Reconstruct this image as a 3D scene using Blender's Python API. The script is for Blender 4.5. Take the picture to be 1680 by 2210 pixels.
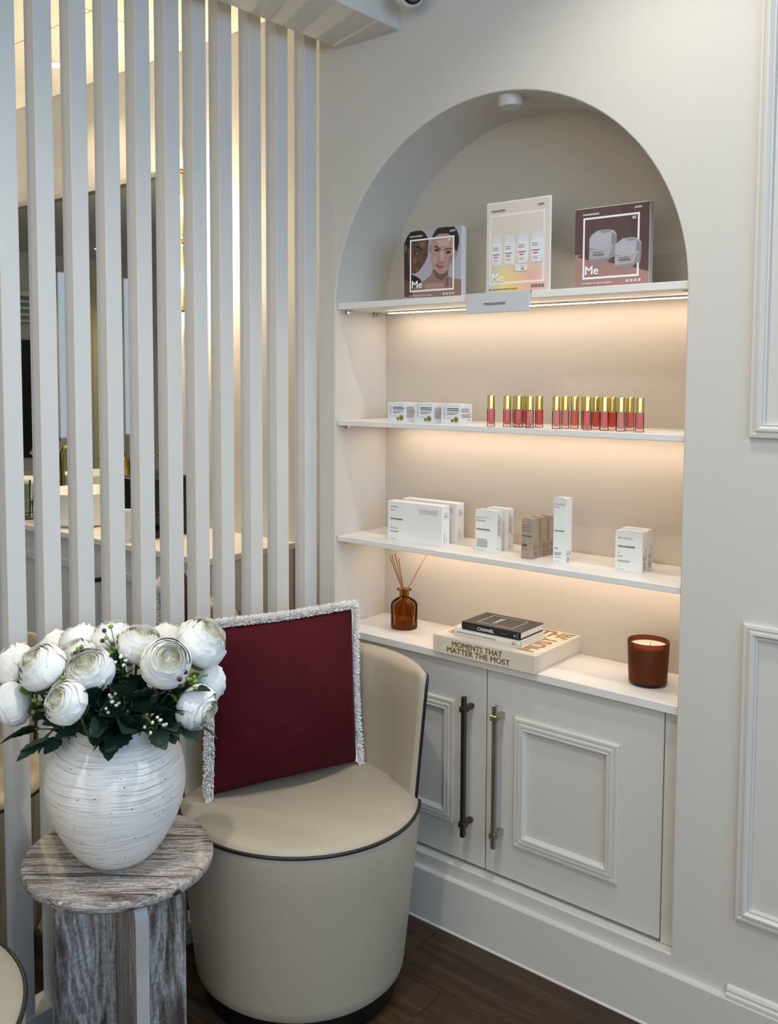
import bpy, bmesh, math, random
from mathutils import Matrix, Vector, geometry
from math import sin, cos, pi, sqrt, radians
random.seed(7)
for o in list(bpy.data.objects): bpy.data.objects.remove(o)
scn = bpy.context.scene
COL = scn.collection

# ------------------------------------------------------------------ camera
CAM = Vector((1.76054, -1.97647, 1.45924)); FPX = 2013.784; PPX = 757.65; PPY = 943.96
yaw, pit, rol = 0.71081, -0.06576, 0.00169
fwd = Vector((-sin(yaw)*cos(pit), cos(yaw)*cos(pit), sin(pit)))
rt = fwd.cross(Vector((0, 0, 1))).normalized(); up = rt.cross(fwd)
rt, up = rt*cos(rol)+up*sin(rol), up*cos(rol)-rt*sin(rol)
cd = bpy.data.cameras.new('camera'); cam = bpy.data.objects.new('camera', cd); COL.objects.link(cam)
cam.matrix_world = Matrix(((rt.x, up.x, -fwd.x, CAM.x), (rt.y, up.y, -fwd.y, CAM.y), (rt.z, up.z, -fwd.z, CAM.z), (0, 0, 0, 1)))
cd.sensor_fit = 'HORIZONTAL'; cd.sensor_width = 36; cd.lens = FPX/1680*36
cd.shift_x = (840-PPX)/1680; cd.shift_y = -(1105-PPY)/1680
cd.clip_start = .02; cd.clip_end = 60
scn.camera = cam

# ------------------------------------------------------------------ world, exposure, large lights
vs = scn.view_settings
vs.view_transform = 'Standard'; vs.look = 'None'; vs.exposure = 0.06; vs.gamma = 1; vs.use_curve_mapping = False
w = bpy.data.worlds.new('overcast_sky'); scn.world = w; w.use_nodes = True
bg = w.node_tree.nodes['Background']; bg.inputs[0].default_value = (.72, .84, 1, 1); bg.inputs[1].default_value = .6

def area(name, loc, rot, sx, sy, power, color):
    l = bpy.data.lights.new(name, 'AREA'); l.shape = 'RECTANGLE'; l.size = sx; l.size_y = sy; l.energy = power; l.color = color
    o = bpy.data.objects.new(name, l); o.location = loc; o.rotation_euler = rot; COL.objects.link(o); return o
def spot(name, loc, power, color, ang=1.9, blend=.7, r=.04, target=None):
    l = bpy.data.lights.new(name, 'SPOT'); l.energy = power; l.color = color; l.spot_size = ang; l.spot_blend = blend; l.shadow_soft_size = r
    o = bpy.data.objects.new(name, l); o.location = loc; COL.objects.link(o)
    if target is not None: o.rotation_euler = (Vector(target)-Vector(loc)).to_track_quat('-Z', 'Y').to_euler()
    return o
DAY = (.38, .65, 1.0); WARM = (1.0, .80, .58); NEUT = (1.0, .97, .91); YEL = (1.0, .82, .52)
# shop window in the right wall (daylight), window of the neighbouring room
area('daylight_right', (3.72, -2.1, 1.95), (0, radians(90), 0), 1.3, 2.9, 60, DAY)
area('front_fill', (1.95, -4.17, 1.85), (radians(90), 0, 0), 2.9, 1.5, 31, (1.0, .90, .72))  # added fill light behind the camera, lifts the surfaces facing it
area('daylight_other', (-2.1, -3.92, 1.6), (radians(90), 0, 0), 1.4, 1.7, 20, DAY)

# ------------------------------------------------------------------ helpers
def lin(h):
    h = h.lstrip('#'); c = [int(h[i:i+2], 16)/255 for i in (0, 2, 4)]
    return tuple((x/12.92 if x <= .04045 else ((x+.055)/1.055)**2.4) for x in c)+(1,)
MATS = {}
def mat(name, color, rough=.5, metal=0, spec=.5, bump=None, **kw):
    if name in MATS: return MATS[name]
    m = bpy.data.materials.new(name); m.use_nodes = True; MATS[name] = m
    nt = m.node_tree; b = nt.nodes['Principled BSDF']
    b.inputs['Base Color'].default_value = lin(color) if isinstance(color, str) else color
    b.inputs['Roughness'].default_value = rough; b.inputs['Metallic'].default_value = metal
    b.inputs['Specular IOR Level'].default_value = spec
    for k, v in kw.items(): b.inputs[k.replace('_', ' ')].default_value = v
    if bump:
        sc, st, dist = bump[:3]; stretch = bump[3] if len(bump) > 3 else (1, 1, 1)
        tc = nt.nodes.new('ShaderNodeTexCoord'); mp = nt.nodes.new('ShaderNodeMapping'); mp.inputs['Scale'].default_value = stretch
        n = nt.nodes.new('ShaderNodeTexNoise'); n.inputs['Scale'].default_value = sc; n.inputs['Detail'].default_value = 4
        bp = nt.nodes.new('ShaderNodeBump'); bp.inputs['Strength'].default_value = st; bp.inputs['Distance'].default_value = dist
        nt.links.new(tc.outputs['Object'], mp.inputs[0]); nt.links.new(mp.outputs[0], n.inputs['Vector'])
        nt.links.new(n.outputs['Fac'], bp.inputs['Height']); nt.links.new(bp.outputs[0], b.inputs['Normal'])
    return m
def bsdf(m): return m.node_tree.nodes['Principled BSDF']
def N(m, t): return m.node_tree.nodes.new(t)
def L(m, a, b): m.node_tree.links.new(a, b)
def ramp(m, stops):
    r = N(m, 'ShaderNodeValToRGB'); e = r.color_ramp.elements
    while len(e) < len(stops): e.new(.5)
    for x, (p, c) in zip(e, stops): x.position = p; x.color = lin(c)
    return r
def emit(name, color, strength):
    if name in MATS: return MATS[name]
    m = mat(name, color); b = bsdf(m); b.inputs['Emission Color'].default_value = color if not isinstance(color, str) else lin(color); b.inputs['Emission Strength'].default_value = strength
    return m

def mobj(name, verts, faces, m, parent=None, smooth=False, loc=None):
    me = bpy.data.meshes.new(name); me.from_pydata([tuple(v) for v in verts], [], faces); me.update()
    return mlink(name, me, m, parent, smooth, loc)
def mlink(name, me, m, parent=None, smooth=False, loc=None):
    if m is not None:
        for x in (m if isinstance(m, (list, tuple)) else [m]): me.materials.append(x)
    if smooth:
        for p in me.polygons: p.use_smooth = True
    o = bpy.data.objects.new(name, me); COL.objects.link(o)
    if parent is not None: o.parent = parent
    if loc is not None: o.location = loc
    return o
def bmobj(name, bm, m, parent=None, smooth=False, loc=None):
    bmesh.ops.recalc_face_normals(bm, faces=bm.faces[:])
    me = bpy.data.meshes.new(name); bm.to_mesh(me); bm.free()
    return mlink(name, me, m, parent, smooth, loc)
def bm_box(bm, x0, x1, y0, y1, z0, z1, bev=0, seg=2):
    vs_ = [bm.verts.new(p) for p in ((x0, y0, z0), (x1, y0, z0), (x1, y1, z0), (x0, y1, z0), (x0, y0, z1), (x1, y0, z1), (x1, y1, z1), (x0, y1, z1))]
    fs = [bm.faces.new([vs_[i] for i in f]) for f in ((0, 3, 2, 1), (4, 5, 6, 7), (0, 1, 5, 4), (1, 2, 6, 5), (2, 3, 7, 6), (3, 0, 4, 7))]
    if bev:
        ed = list({e for f in fs for e in f.edges})
        bmesh.ops.bevel(bm, geom=ed, offset=bev, segments=seg, profile=.5, affect='EDGES')
def box(name, x0, x1, y0, y1, z0, z1, m, parent=None, bev=0, seg=2):
    bm = bmesh.new(); bm_box(bm, x0, x1, y0, y1, z0, z1, bev, seg); return bmobj(name, bm, m, parent)
def bm_lathe(bm, prof, seg=48, c=(0, 0)):
    rings = []
    for r, z in prof:
        if r < 1e-6: rings.append([bm.verts.new((c[0], c[1], z))])
        else: rings.append([bm.verts.new((c[0]+r*cos(2*pi*i/seg), c[1]+r*sin(2*pi*i/seg), z)) for i in range(seg)])
    for a, b in zip(rings, rings[1:]):
        for i in range(seg):
            j = (i+1) % seg
            q = [a[i % len(a)], a[j % len(a)], b[j % len(b)], b[i % len(b)]]
            q2 = []
            for v in q:
                if v not in q2: q2.append(v)
            if len(q2) >= 3: bm.faces.new(q2)
def lathe(name, prof, m, parent=None, seg=48, smooth=True, c=(0, 0), sharp=None):
    bm = bmesh.new(); bm_lathe(bm, prof, seg, c); o = bmobj(name, bm, m, parent, smooth)
    if smooth: autosmooth(o, sharp or 40)
    return o
def autosmooth(o, deg):
    me = o.data; bm = bmesh.new(); bm.from_mesh(me)
    for e in bm.edges:
        if len(e.link_faces) == 2 and e.calc_face_angle(0) > radians(deg): e.smooth = False
    bm.to_mesh(me); bm.free()
def bm_tube(bm, pts, rad, seg=8, cap=True):
    pts = [Vector(p) for p in pts]; rings = []
    n0 = None
    for i, p in enumerate(pts):
        t = (pts[min(i+1, len(pts)-1)]-pts[max(i-1, 0)]).normalized()
        if n0 is None:
            n0 = t.orthogonal().normalized()
        n0 = (n0-t*n0.dot(t)).normalized(); b = t.cross(n0)
        r = rad[i] if isinstance(rad, (list, tuple)) else rad
        rings.append([bm.verts.new(p+n0*(r*cos(2*pi*k/seg))+b*(r*sin(2*pi*k/seg))) for k in range(seg)])
    for a, b in zip(rings, rings[1:]):
        for k in range(seg):
            j = (k+1) % seg; bm.faces.new((a[k], a[j], b[j], b[k]))
    if cap: bm.faces.new(rings[0][::-1]); bm.faces.new(rings[-1])
def tube(name, pts, rad, m, parent=None, seg=8):
    bm = bmesh.new(); bm_tube(bm, pts, rad, seg); return bmobj(name, bm, m, parent, True)
def grid(fn, nu, nv):
    v = [fn(i/(nu-1), j/(nv-1)) for j in range(nv) for i in range(nu)]
    f = [(j*nu+i, j*nu+i+1, (j+1)*nu+i+1, (j+1)*nu+i) for j in range(nv-1) for i in range(nu-1)]
    return v, f
def tag(o, label, cat, group=None):
    o['label'] = label; o['category'] = cat
    if group: o['group'] = group
    return o
def struct(o): o['kind'] = 'structure'; return o
def thing(name, label, cat, loc=(0, 0, 0), rotz=0, group=None):
    o = bpy.data.objects.new(name, None); COL.objects.link(o); o.location = loc; o.rotation_euler = (0, 0, rotz); o.empty_display_size = .05
    return tag(o, label, cat, group)
def dup(root, loc, rotz=None, label=None, group=None):
    r = root.copy(); COL.objects.link(r); r.location = loc
    if rotz is not None: r.rotation_euler = (0, 0, rotz)
    if label: r['label'] = label
    if group: r['group'] = group
    for ch in list(root.children):
        c = ch.copy(); COL.objects.link(c); c.parent = r
        for g in list(ch.children):
            d = g.copy(); COL.objects.link(d); d.parent = c
    return r
def mould(name, x0, x1, z0, z1, prof, y, m, parent=None):
    """mitred picture-frame moulding on a plane facing -y; prof = (inset, height)"""
    v = []; f = []
    for d, h in prof:
        v += [(x0+d, y-h, z0+d), (x1-d, y-h, z0+d), (x1-d, y-h, z1-d), (x0+d, y-h, z1-d)]
    for k in range(len(prof)-1):
        for i in range(4):
            j = (i+1) % 4; f.append((k*4+i, k*4+j, k*4+4+j, k*4+4+i))
    return mobj(name, v, f, m, parent)
# --- lettering: font outlines turned into flat meshes
def txt_mesh(body, bold=0.0, spacing=1.0):
    cu = bpy.data.curves.new('t', 'FONT'); cu.body = body; cu.size = 1; cu.offset = bold; cu.space_character = spacing; cu.resolution_u = 3
    ob = bpy.data.objects.new('t', cu); COL.objects.link(ob)
    me = bpy.data.meshes.new_from_object(ob); bpy.data.objects.remove(ob); bpy.data.curves.remove(cu)
    return me
def txt(parent, body, o, width, m, right=(1, 0, 0), upv=(0, 0, 1), height=None, bold=.0, spacing=1., align='L', name='lettering'):
    """o = lower-left corner (parent space) of the ink; width in metres; height None keeps the proportion"""
    me = txt_mesh(body, 0, spacing)
    if bold:
        b = bold*.9; V0 = [v.co.copy() for v in me.vertices]; F0 = [tuple(p.vertices) for p in me.polygons]; V = []; F = []
        for n_, (dx, dy) in enumerate(((0, 0), (b, 0), (-b, 0), (0, b*.55), (0, -b*.55))):
            k = len(V); V += [(c.x+dx, c.y+dy, n_*2.5e-5) for c in V0]; F += [tuple(i+k for i in f) for f in F0]
        bpy.data.meshes.remove(me); me = bpy.data.meshes.new('lettering'); me.from_pydata(V, [], F)
    xs = [v.co.x for v in me.vertices]; ys = [v.co.y for v in me.vertices]
    s = width/(max(xs)-min(xs)); sy = s if height is None else height/(max(ys)-min(ys))
    R_, U_ = Vector(right).normalized(), Vector(upv).normalized(); O = Vector(o)
    if align == 'C': O = O-R_*width/2
    x0, y0 = min(xs), min(ys)
    for v in me.vertices: v.co = O+R_*((v.co.x-x0)*s)+U_*((v.co.y-y0)*sy)+R_.cross(U_)*v.co.z
    return mlink(name, me, m, parent)
class Art:
    """flat print made of polygons, one mesh with a material slot per ink; (u,v) on a rectangle"""
    def __init__(s, W, H, y=-.0003, x0=0, z0=0): s.W, s.H, s.y, s.x0, s.z0 = W, H, y, x0, z0; s.v = []; s.f = []; s.mi = []; s.m = []; s.n = 0
    def poly(s, pts, m, lift=None):
        if m not in s.m: s.m.append(m)
        s.n += 1; y = s.y-(s.n*.00003 if lift is None else lift)
        P = [Vector((s.x0+u*s.W, y, s.z0+v*s.H)) for u, v in pts]; b = len(s.v); s.v += P
        for t in geometry.tessellate_polygon([[Vector((p.x, p.z, 0)) for p in P]]):
            s.f.append([b+i for i in t]); s.mi.append(s.m.index(m))
    def rect(s, u0, u1, v0, v1, m): s.poly([(u0, v0), (u1, v0), (u1, v1), (u0, v1)], m)
    def ell(s, u, v, a, b, m, n=20, rot=0): s.poly([(u+a*cos(t)*cos(rot)-b*sin(t)*sin(rot)*s.H/s.W, v+b*sin(t)*cos(rot)+a*cos(t)*sin(rot)*s.W/s.H) for t in [2*pi*i/n for i in range(n)]], m)
    def lines(s, u0, u1, v0, v1, n, m, th=.4, rag=.3):
        for i in range(n):
            v = v1-(v1-v0)*(i+.5)/n; h = (v1-v0)/n*th/2; s.rect(u0, u1-(u1-u0)*rag*random.random(), v-h, v+h, m)
    def frame(s, u0, u1, v0, v1, t, m):
        tv = t*s.W/s.H
        s.rect(u0, u1, v0, v0+tv, m); s.rect(u0, u1, v1-tv, v1, m); s.rect(u0, u0+t, v0+tv, v1-tv, m); s.rect(u1-t, u1, v0+tv, v1-tv, m)
    def done(s, name, parent):
        me = bpy.data.meshes.new(name); me.from_pydata(s.v, [], s.f); me.update()
        bm = bmesh.new(); bm.from_mesh(me)
        for f in bm.faces:
            f.normal_update()
            if f.normal.y > 0: f.normal_flip()
        bm.to_mesh(me); bm.free()
        for p, i in zip(me.polygons, s.mi): p.material_index = i
        return mlink(name, me, s.m, parent)

# ------------------------------------------------------------------ materials
M_wall = mat('wall_paint', '#cfc9bf', .55, bump=(260, .12, .002))
M_trim = mat('trim_paint', '#d1ccc3', .35, bump=(90, .06, .001))
M_slat = mat('slat_paint', '#d2d0cb', .5, bump=(60, .08, .001, (1, 1, .15)))
M_shelf = mat('shelf_paint', '#e4dfd8', .4)
M_niche = mat('niche_paint', '#c8beb0', .55, bump=(220, .08, .001))
M_ceil = mat('ceiling_paint', '#dddad3', .7)
M_nickel = mat('polished_nickel', '#b9b2a6', .16, 1)
M_nickel_refl = mat('hammered_nickel_reflection', '#5d5348', .3, 1, bump=(420, .8, .002))  # hammered nickel; its dark reflection is put into the base colour
M_black = mat('black_plastic', '#0c0c0d', .3)
M_dark = mat('dark_gap', '#0a0908', .8)
M_leather = mat('greige_leather', '#ada18d', .42, spec=.4, bump=(500, .05, .0006))
M_piping = mat('navy_piping', '#14181d', .4)
M_velvet = mat('burgundy_velvet', '#481018', .8, spec=.12, bump=(8, .7, .02), Sheen_Weight=.12, Sheen_Roughness=.35, Sheen_Tint=lin('#a03840'))
M_fringe = mat('white_cotton_fringe', '#f4f0ea', .85, spec=.2)
M_petal = mat('white_petal', '#f7f5ef', .6, spec=.2, bump=(5, .12, .03, (1, 1, .22)), Subsurface_Weight=.2, Subsurface_Radius=(.01, .008, .006))
M_heart = mat('cream_petal', '#f5f0dc', .6, spec=.25, bump=(55, .3, .002))
M_leaf = mat('dark_leaf', '#1f3529', .5, spec=.35, bump=(60, .25, .002))
M_leaf2 = mat('grey_green_leaf', '#4a5d4d', .55, spec=.3, bump=(60, .25, .002))
M_sepal = mat('fresh_green', '#5f7f30', .5, spec=.3)
M_stem = mat('green_stem', '#4c6230', .6)
M_berry = mat('green_berry', '#7f9a45', .35)
M_berry2 = mat('dark_berry', '#3d2a25', .35)
M_bud = mat('white_bud', '#e6e4da', .6)
M_card = mat('white_carton', '#e6e5e2', .45)
M_card_b = mat('cool_white_carton', '#d7dadc', .4)
M_taupe = mat('taupe_carton', '#a29180', .42)
M_ink = mat('black_ink', '#23221f', .6)
M_ink_g = mat('grey_ink', '#77756f', .6)
M_white = mat('white_print', '#ecebea', .5)
M_gold = mat('gold_cap', '#dcc885', .2, 1)
M_chrome = mat('chrome', '#c9c7c3', .12, 1)
M_led = emit('led_strip', (1, .83, .67, 1), 26)
M_lens = emit('downlight_lens', (1, .92, .8, 1), 9)
M_bulb = emit('sconce_bulb', (1, .86, .55, 1), 30)
def tinted(name, color, rough=.03, ior=1.2, body=None, bodyfac=0.0):
    m = mat(name, color, rough); nt = m.node_tree; nt.nodes.remove(bsdf(m)); out = [n for n in nt.nodes if n.type == 'OUTPUT_MATERIAL'][0]
    tr = N(m, 'ShaderNodeBsdfTransparent'); tr.inputs[0].default_value = lin(color); gl = N(m, 'ShaderNodeBsdfGlossy'); gl.inputs['Roughness'].default_value = rough
    fr = N(m, 'ShaderNodeFresnel'); fr.inputs[0].default_value = ior; mx = N(m, 'ShaderNodeMixShader'); L(m, fr.outputs[0], mx.inputs[0])
    src = tr.outputs[0]
    if body:
        df = N(m, 'ShaderNodeBsdfDiffuse'); df.inputs[0].default_value = lin(body); tl = N(m, 'ShaderNodeBsdfTranslucent'); tl.inputs[0].default_value = lin(body); a1 = N(m, 'ShaderNodeMixShader'); a1.inputs[0].default_value = .5
        L(m, df.outputs[0], a1.inputs[1]); L(m, tl.outputs[0], a1.inputs[2]); a2 = N(m, 'ShaderNodeMixShader'); a2.inputs[0].default_value = bodyfac; L(m, tr.outputs[0], a2.inputs[1]); L(m, a1.outputs[0], a2.inputs[2]); src = a2.outputs[0]
    L(m, src, mx.inputs[1]); L(m, gl.outputs[0], mx.inputs[2]); L(m, mx.outputs[0], out.inputs[0]); return m
# dark wood planks, grain along x, each plank its own tone
M_wood = mat('dark_wood_plank', '#4a3a2e', .38, spec=.35)
def _():
    m = M_wood; b = bsdf(m); tc = N(m, 'ShaderNodeTexCoord'); oi = N(m, 'ShaderNodeObjectInfo'); mp = N(m, 'ShaderNodeMapping')
    mp.inputs['Scale'].default_value = (2.2, 26, 26); ad = N(m, 'ShaderNodeVectorMath'); ad.operation = 'ADD'
    sc = N(m, 'ShaderNodeVectorMath'); sc.operation = 'SCALE'; sc.inputs['Scale'].default_value = 37
    cb = N(m, 'ShaderNodeCombineXYZ'); L(m, oi.outputs['Random'], cb.inputs[0]); L(m, oi.outputs['Random'], cb.inputs[1]); L(m, cb.outputs[0], sc.inputs[0])
    L(m, tc.outputs['Object'], mp.inputs[0]); L(m, mp.outputs[0], ad.inputs[0]); L(m, sc.outputs[0], ad.inputs[1])
    n = N(m, 'ShaderNodeTexNoise'); n.inputs['Scale'].default_value = 1.4; n.inputs['Detail'].default_value = 7; n.inputs['Roughness'].default_value = .62; n.inputs['Distortion'].default_value = .6
    L(m, ad.outputs[0], n.inputs['Vector'])
    r = ramp(m, [(.28, '#281a10'), (.5, '#402c1d'), (.72, '#57412e')]); L(m, n.outputs['Fac'], r.inputs[0])
    hs = N(m, 'ShaderNodeHueSaturation'); mr = N(m, 'ShaderNodeMapRange'); mr.inputs['To Min'].default_value = .82; mr.inputs['To Max'].default_value = 1.25
    L(m, oi.outputs['Random'], mr.inputs['Value']); L(m, mr.outputs[0], hs.inputs['Value']); L(m, r.outputs[0], hs.inputs['Color']); L(m, hs.outputs[0], b.inputs['Base Color'])
    bp = N(m, 'ShaderNodeBump'); bp.inputs['Strength'].default_value = .25; bp.inputs['Distance'].default_value = .002; L(m, n.outputs['Fac'], bp.inputs['Height']); L(m, bp.outputs[0], b.inputs['Normal'])
_()
def marble(name, scale, rot, rough=.35):
    m = mat(name, '#a09486', rough, spec=.45); b = bsdf(m)
    tc = N(m, 'ShaderNodeTexCoord'); m0 = N(m, 'ShaderNodeMapping'); m0.inputs['Rotation'].default_value = rot; mp = N(m, 'ShaderNodeMapping'); mp.inputs['Scale'].default_value = scale
    L(m, tc.outputs['Object'], m0.inputs[0]); L(m, m0.outputs[0], mp.inputs[0])
    n = N(m, 'ShaderNodeTexNoise'); n.inputs['Scale'].default_value = 1; n.inputs['Detail'].default_value = 9; n.inputs['Roughness'].default_value = .66; n.inputs['Distortion'].default_value = .9
    L(m, mp.outputs[0], n.inputs['Vector'])
    r = ramp(m, [(.30, '#1f1a18'), (.40, '#5d4f47'), (.47, '#94877e'), (.53, '#c9c4bf'), (.58, '#84756a'), (.68, '#e2e1df')]); L(m, n.outputs['Fac'], r.inputs[0])
    n2 = N(m, 'ShaderNodeTexNoise'); n2.inputs['Scale'].default_value = 130; n2.inputs['Detail'].default_value = 3; L(m, m0.outputs[0], n2.inputs['Vector'])
    r2 = ramp(m, [(.3, '#5b5049'), (.55, '#ffffff')]); L(m, n2.outputs['Fac'], r2.inputs[0])
    mx = N(m, 'ShaderNodeMix'); mx.data_type = 'RGBA'; mx.blend_type = 'MULTIPLY'; mx.inputs[0].default_value = .45
    L(m, r.outputs[0], mx.inputs[6]); L(m, r2.outputs[0], mx.inputs[7]); L(m, mx.outputs[2], b.inputs['Base Color'])
    return m
M_marble_top = marble('veined_stone_top', (5, 62, 62), (0, 0, -.70))
M_marble_leg = marble('veined_stone_leg', (16, 16, 2.2), (0, .08, 0))
M_marble_mid = marble('veined_stone_brown', (30, 30, 1.2), (0, 0, .4))
M_vase = mat('brushed_plaster_glaze', '#ddd8d1', .36, spec=.5)
def _():
    m = M_vase; b = bsdf(m); tc = N(m, 'ShaderNodeTexCoord')
    n0 = N(m, 'ShaderNodeTexNoise'); n0.inputs['Scale'].default_value = 6; L(m, tc.outputs['Object'], n0.inputs['Vector'])
    sep = N(m, 'ShaderNodeSeparateXYZ'); L(m, tc.outputs['Object'], sep.inputs[0])
    mad = N(m, 'ShaderNodeMath'); mad.operation = 'MULTIPLY_ADD'; mad.inputs[1].default_value = .022; L(m, n0.outputs['Fac'], mad.inputs[0]); L(m, sep.outputs['Z'], mad.inputs[2])
    cb = N(m, 'ShaderNodeCombineXYZ'); L(m, mad.outputs[0], cb.inputs[2])
    sx = N(m, 'ShaderNodeMath'); sx.operation = 'MULTIPLY'; sx.inputs[1].default_value = .016; L(m, sep.outputs['X'], sx.inputs[0]); L(m, sx.outputs[0], cb.inputs[0])
    sy = N(m, 'ShaderNodeMath'); sy.operation = 'MULTIPLY'; sy.inputs[1].default_value = .016; L(m, sep.outputs['Y'], sy.inputs[0]); L(m, sy.outputs[0], cb.inputs[1])
    n = N(m, 'ShaderNodeTexNoise'); n.inputs['Scale'].default_value = 720; n.inputs['Detail'].default_value = 2; L(m, cb.outputs[0], n.inputs['Vector'])
    r = ramp(m, [(.28, '#b3a598'), (.43, '#e6e0d9'), (.58, '#f6f3ef')]); L(m, n.outputs['Fac'], r.inputs[0])
    v = N(m, 'ShaderNodeTexVoronoi'); v.inputs['Scale'].default_value = 75; L(m, tc.outputs['Object'], v.inputs['Vector'])
    cr = N(m, 'ShaderNodeTexWhiteNoise'); L(m, v.outputs['Position'], cr.inputs['Vector'])
    a1 = N(m, 'ShaderNodeMath'); a1.operation = 'LESS_THAN'; a1.inputs[1].default_value = .10; L(m, v.outputs['Distance'], a1.inputs[0])
    a2 = N(m, 'ShaderNodeMath'); a2.operation = 'LESS_THAN'; a2.inputs[1].default_value = .8; L(m, cr.outputs['Value'], a2.inputs[0])
    a3 = N(m, 'ShaderNodeMath'); a3.operation = 'MULTIPLY'; L(m, a1.outputs[0], a3.inputs[0]); L(m, a2.outputs[0], a3.inputs[1])
    mx = N(m, 'ShaderNodeMix'); mx.data_type = 'RGBA'; L(m, a3.outputs[0], mx.inputs[0]); L(m, r.outputs[0], mx.inputs[6]); mx.inputs[7].default_value = lin('#4a3d35'); L(m, mx.outputs[2], b.inputs['Base Color'])
    bp = N(m, 'ShaderNodeBump'); bp.inputs['Strength'].default_value = .3; bp.inputs['Distance'].default_value = .0012; L(m, n.outputs['Fac'], bp.inputs['Height']); L(m, bp.outputs[0], b.inputs['Normal'])
_()

# ------------------------------------------------------------------ setting
XL, XR, YF, ZC = -7.2, 3.75, -4.2, 2.75
ND = .2295; ZL = .1775; ZS = 1.645
struct(box('floor', XL-.1, XR+.1, YF-.1, .55, -.08, -.004, M_dark))
FLOOR = bpy.data.objects['floor']
def planks():
    rows = [-.0106-.22*k for k in range(-2, 20)]; k = 0; cache = {}
    for i, y1 in enumerate(rows):
        y0 = y1-.22
        x = XL-[.1, .55, .95, .35, .75][i % 5]
        if i == 3: x = .542-1.22*4
        while x < XR:
            a, b = max(x, XL), min(x+1.22, XR)
            yy1 = min(y1, .45)
            if b-a > .02 and yy1-y0 > .02:
                key = (round(b-a, 4), round(yy1-y0, 4))
                if key not in cache:
                    bm = bmesh.new(); bm_box(bm, .0007, b-a-.0007, .0007, yy1-y0-.0007, -.012, 0, .0008, 1); bmesh.ops.recalc_face_normals(bm, faces=bm.faces[:])
                    me = bpy.data.meshes.new('floor_plank'); bm.to_mesh(me); bm.free(); me.materials.append(M_wood); cache[key] = me
                o = bpy.data.objects.new('floor_plank', cache[key]); COL.objects.link(o); o.parent = FLOOR; o.location = (a, y0, 0); k += 1
            x += 1.22
planks()
# wall with the arched niche
def arched_wall():
    bm = bmesh.new(); n = 48
    outer = [(-.06, 0), (XR, 0), (XR, ZC), (-.06, ZC)]
    def loop(g):
        p = [(0-g, ZL-g), (1+g, ZL-g)]
        p += [(.5+(.5+g)*cos(pi*i/n), ZS+(.5+g)*sin(pi*i/n)) for i in range(n+1)]
        return p
    ov = [bm.verts.new((x, 0, z)) for x, z in outer]; r0 = [bm.verts.new((x, 0, z)) for x, z in loop(.003)]
    r1 = [bm.verts.new((x, .001, z)) for x, z in loop(.0009)]; r2 = [bm.verts.new((x, .0035, z)) for x, z in loop(0)]; r3 = [bm.verts.new((x, ND, z)) for x, z in loop(0)]
    e = []
    for ring in (ov, r0):
        for i in range(len(ring)): e.append(bm.edges.new((ring[i], ring[(i+1) % len(ring)])))
    bmesh.ops.triangle_fill(bm, edges=e, use_beauty=True)
    for a, b in ((r0, r1), (r1, r2), (r2, r3)):
        for i in range(len(a)):
            j = (i+1) % len(a); bm.faces.new((a[i], a[j], b[j], b[i]))
    # the end of the wall block beside the neighbouring room
    q = [bm.verts.new(p) for p in ((-.06, 0, 0), (-.06, .45, 0), (-.06, .45, ZC), (-.06, 0, ZC))]; bm.faces.new(q)
    o = bmobj('wall_back', bm, M_wall); return struct(o)
arched_wall()
def niche_back():
    n = 48; p = [(0, ZL), (1, ZL)]+[(.5+.5*cos(pi*i/n), ZS+.5*sin(pi*i/n)) for i in range(n+1)]
    v = [(x, ND, z) for x, z in p]+[(x, ND+.03, z) for x, z in p]; k = len(p)
    f = [tuple(range(k)), tuple(range(2*k-1, k-1, -1))]+[(i, (i+1) % k, (i+1) % k+k, i+k) for i in range(k)]
    return struct(mobj('wall_niche', v, f, M_niche))
niche_back()
struct(box('wall_alcove', XL, -.06, .45, .53, 0, ZC, M_wall))
def holed(name, axis, c0, c1, a0, a1, h, m):
    """wall slab with one rectangular window hole h=(a,b,z0,z1)"""
    bm = bmesh.new(); A, B, z0, z1 = h
    for s in ((a0, A, 0, ZC), (B, a1, 0, ZC), (A, B, 0, z0), (A, B, z1, ZC)):
        if axis == 'x': bm_box(bm, c0, c1, s[0], s[1], s[2], s[3])
        else: bm_box(bm, s[0], s[1], c0, c1, s[2], s[3])
    return struct(bmobj(name, bm, m))
holed('wall_left', 'x', XL-.1, XL, YF, .53, (-3.95, -2.72, .75, 2.6), M_wall)
holed('wall_right', 'x', XR, XR+.1, YF, 0, (-3.6, -.6, 1.25, 2.65), M_wall)
holed('wall_front', 'y', YF-.1, YF, XL, -.1, (-3., -1.2, .8, 2.4), M_wall)
holed('wall_entrance', 'y', YF-.1, YF, -.1, XR, (.45, 3.45, 1.05, 2.65), M_wall)
M_pane = mat('window_glass', '#ffffff', .02, Transmission_Weight=1.0, IOR=1.05)
def window(name, axis, c, h, nx):
    A, B, z0, z1 = h; bm = bmesh.new(); t = .03
    def bb(a, b, c0, c1, d=.03):
        if axis == 'x': bm_box(bm, c-d, c+d, a, b, c0, c1)
        else: bm_box(bm, a, b, c-d, c+d, c0, c1)
    bb(A, A+t, z0, z1); bb(B-t, B, z0, z1); bb(A, B, z0, z0+t); bb(A, B, z1-t, z1)
    for i in range(1, nx): x = A+(B-A)*i/nx; bb(x-t/2, x+t/2, z0, z1)
    o = struct(bmobj(name, bm, M_trim))
    if axis == 'x': box('window_pane', c-.003, c+.003, A+t, B-t, z0+t, z1-t, M_pane, o)
    else: box('window_pane', A+t, B-t, c-.003, c+.003, z0+t, z1-t, M_pane, o)
window('window_1', 'x', XR+.05, (-3.6, -.6, 1.25, 2.65), 3)
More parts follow.
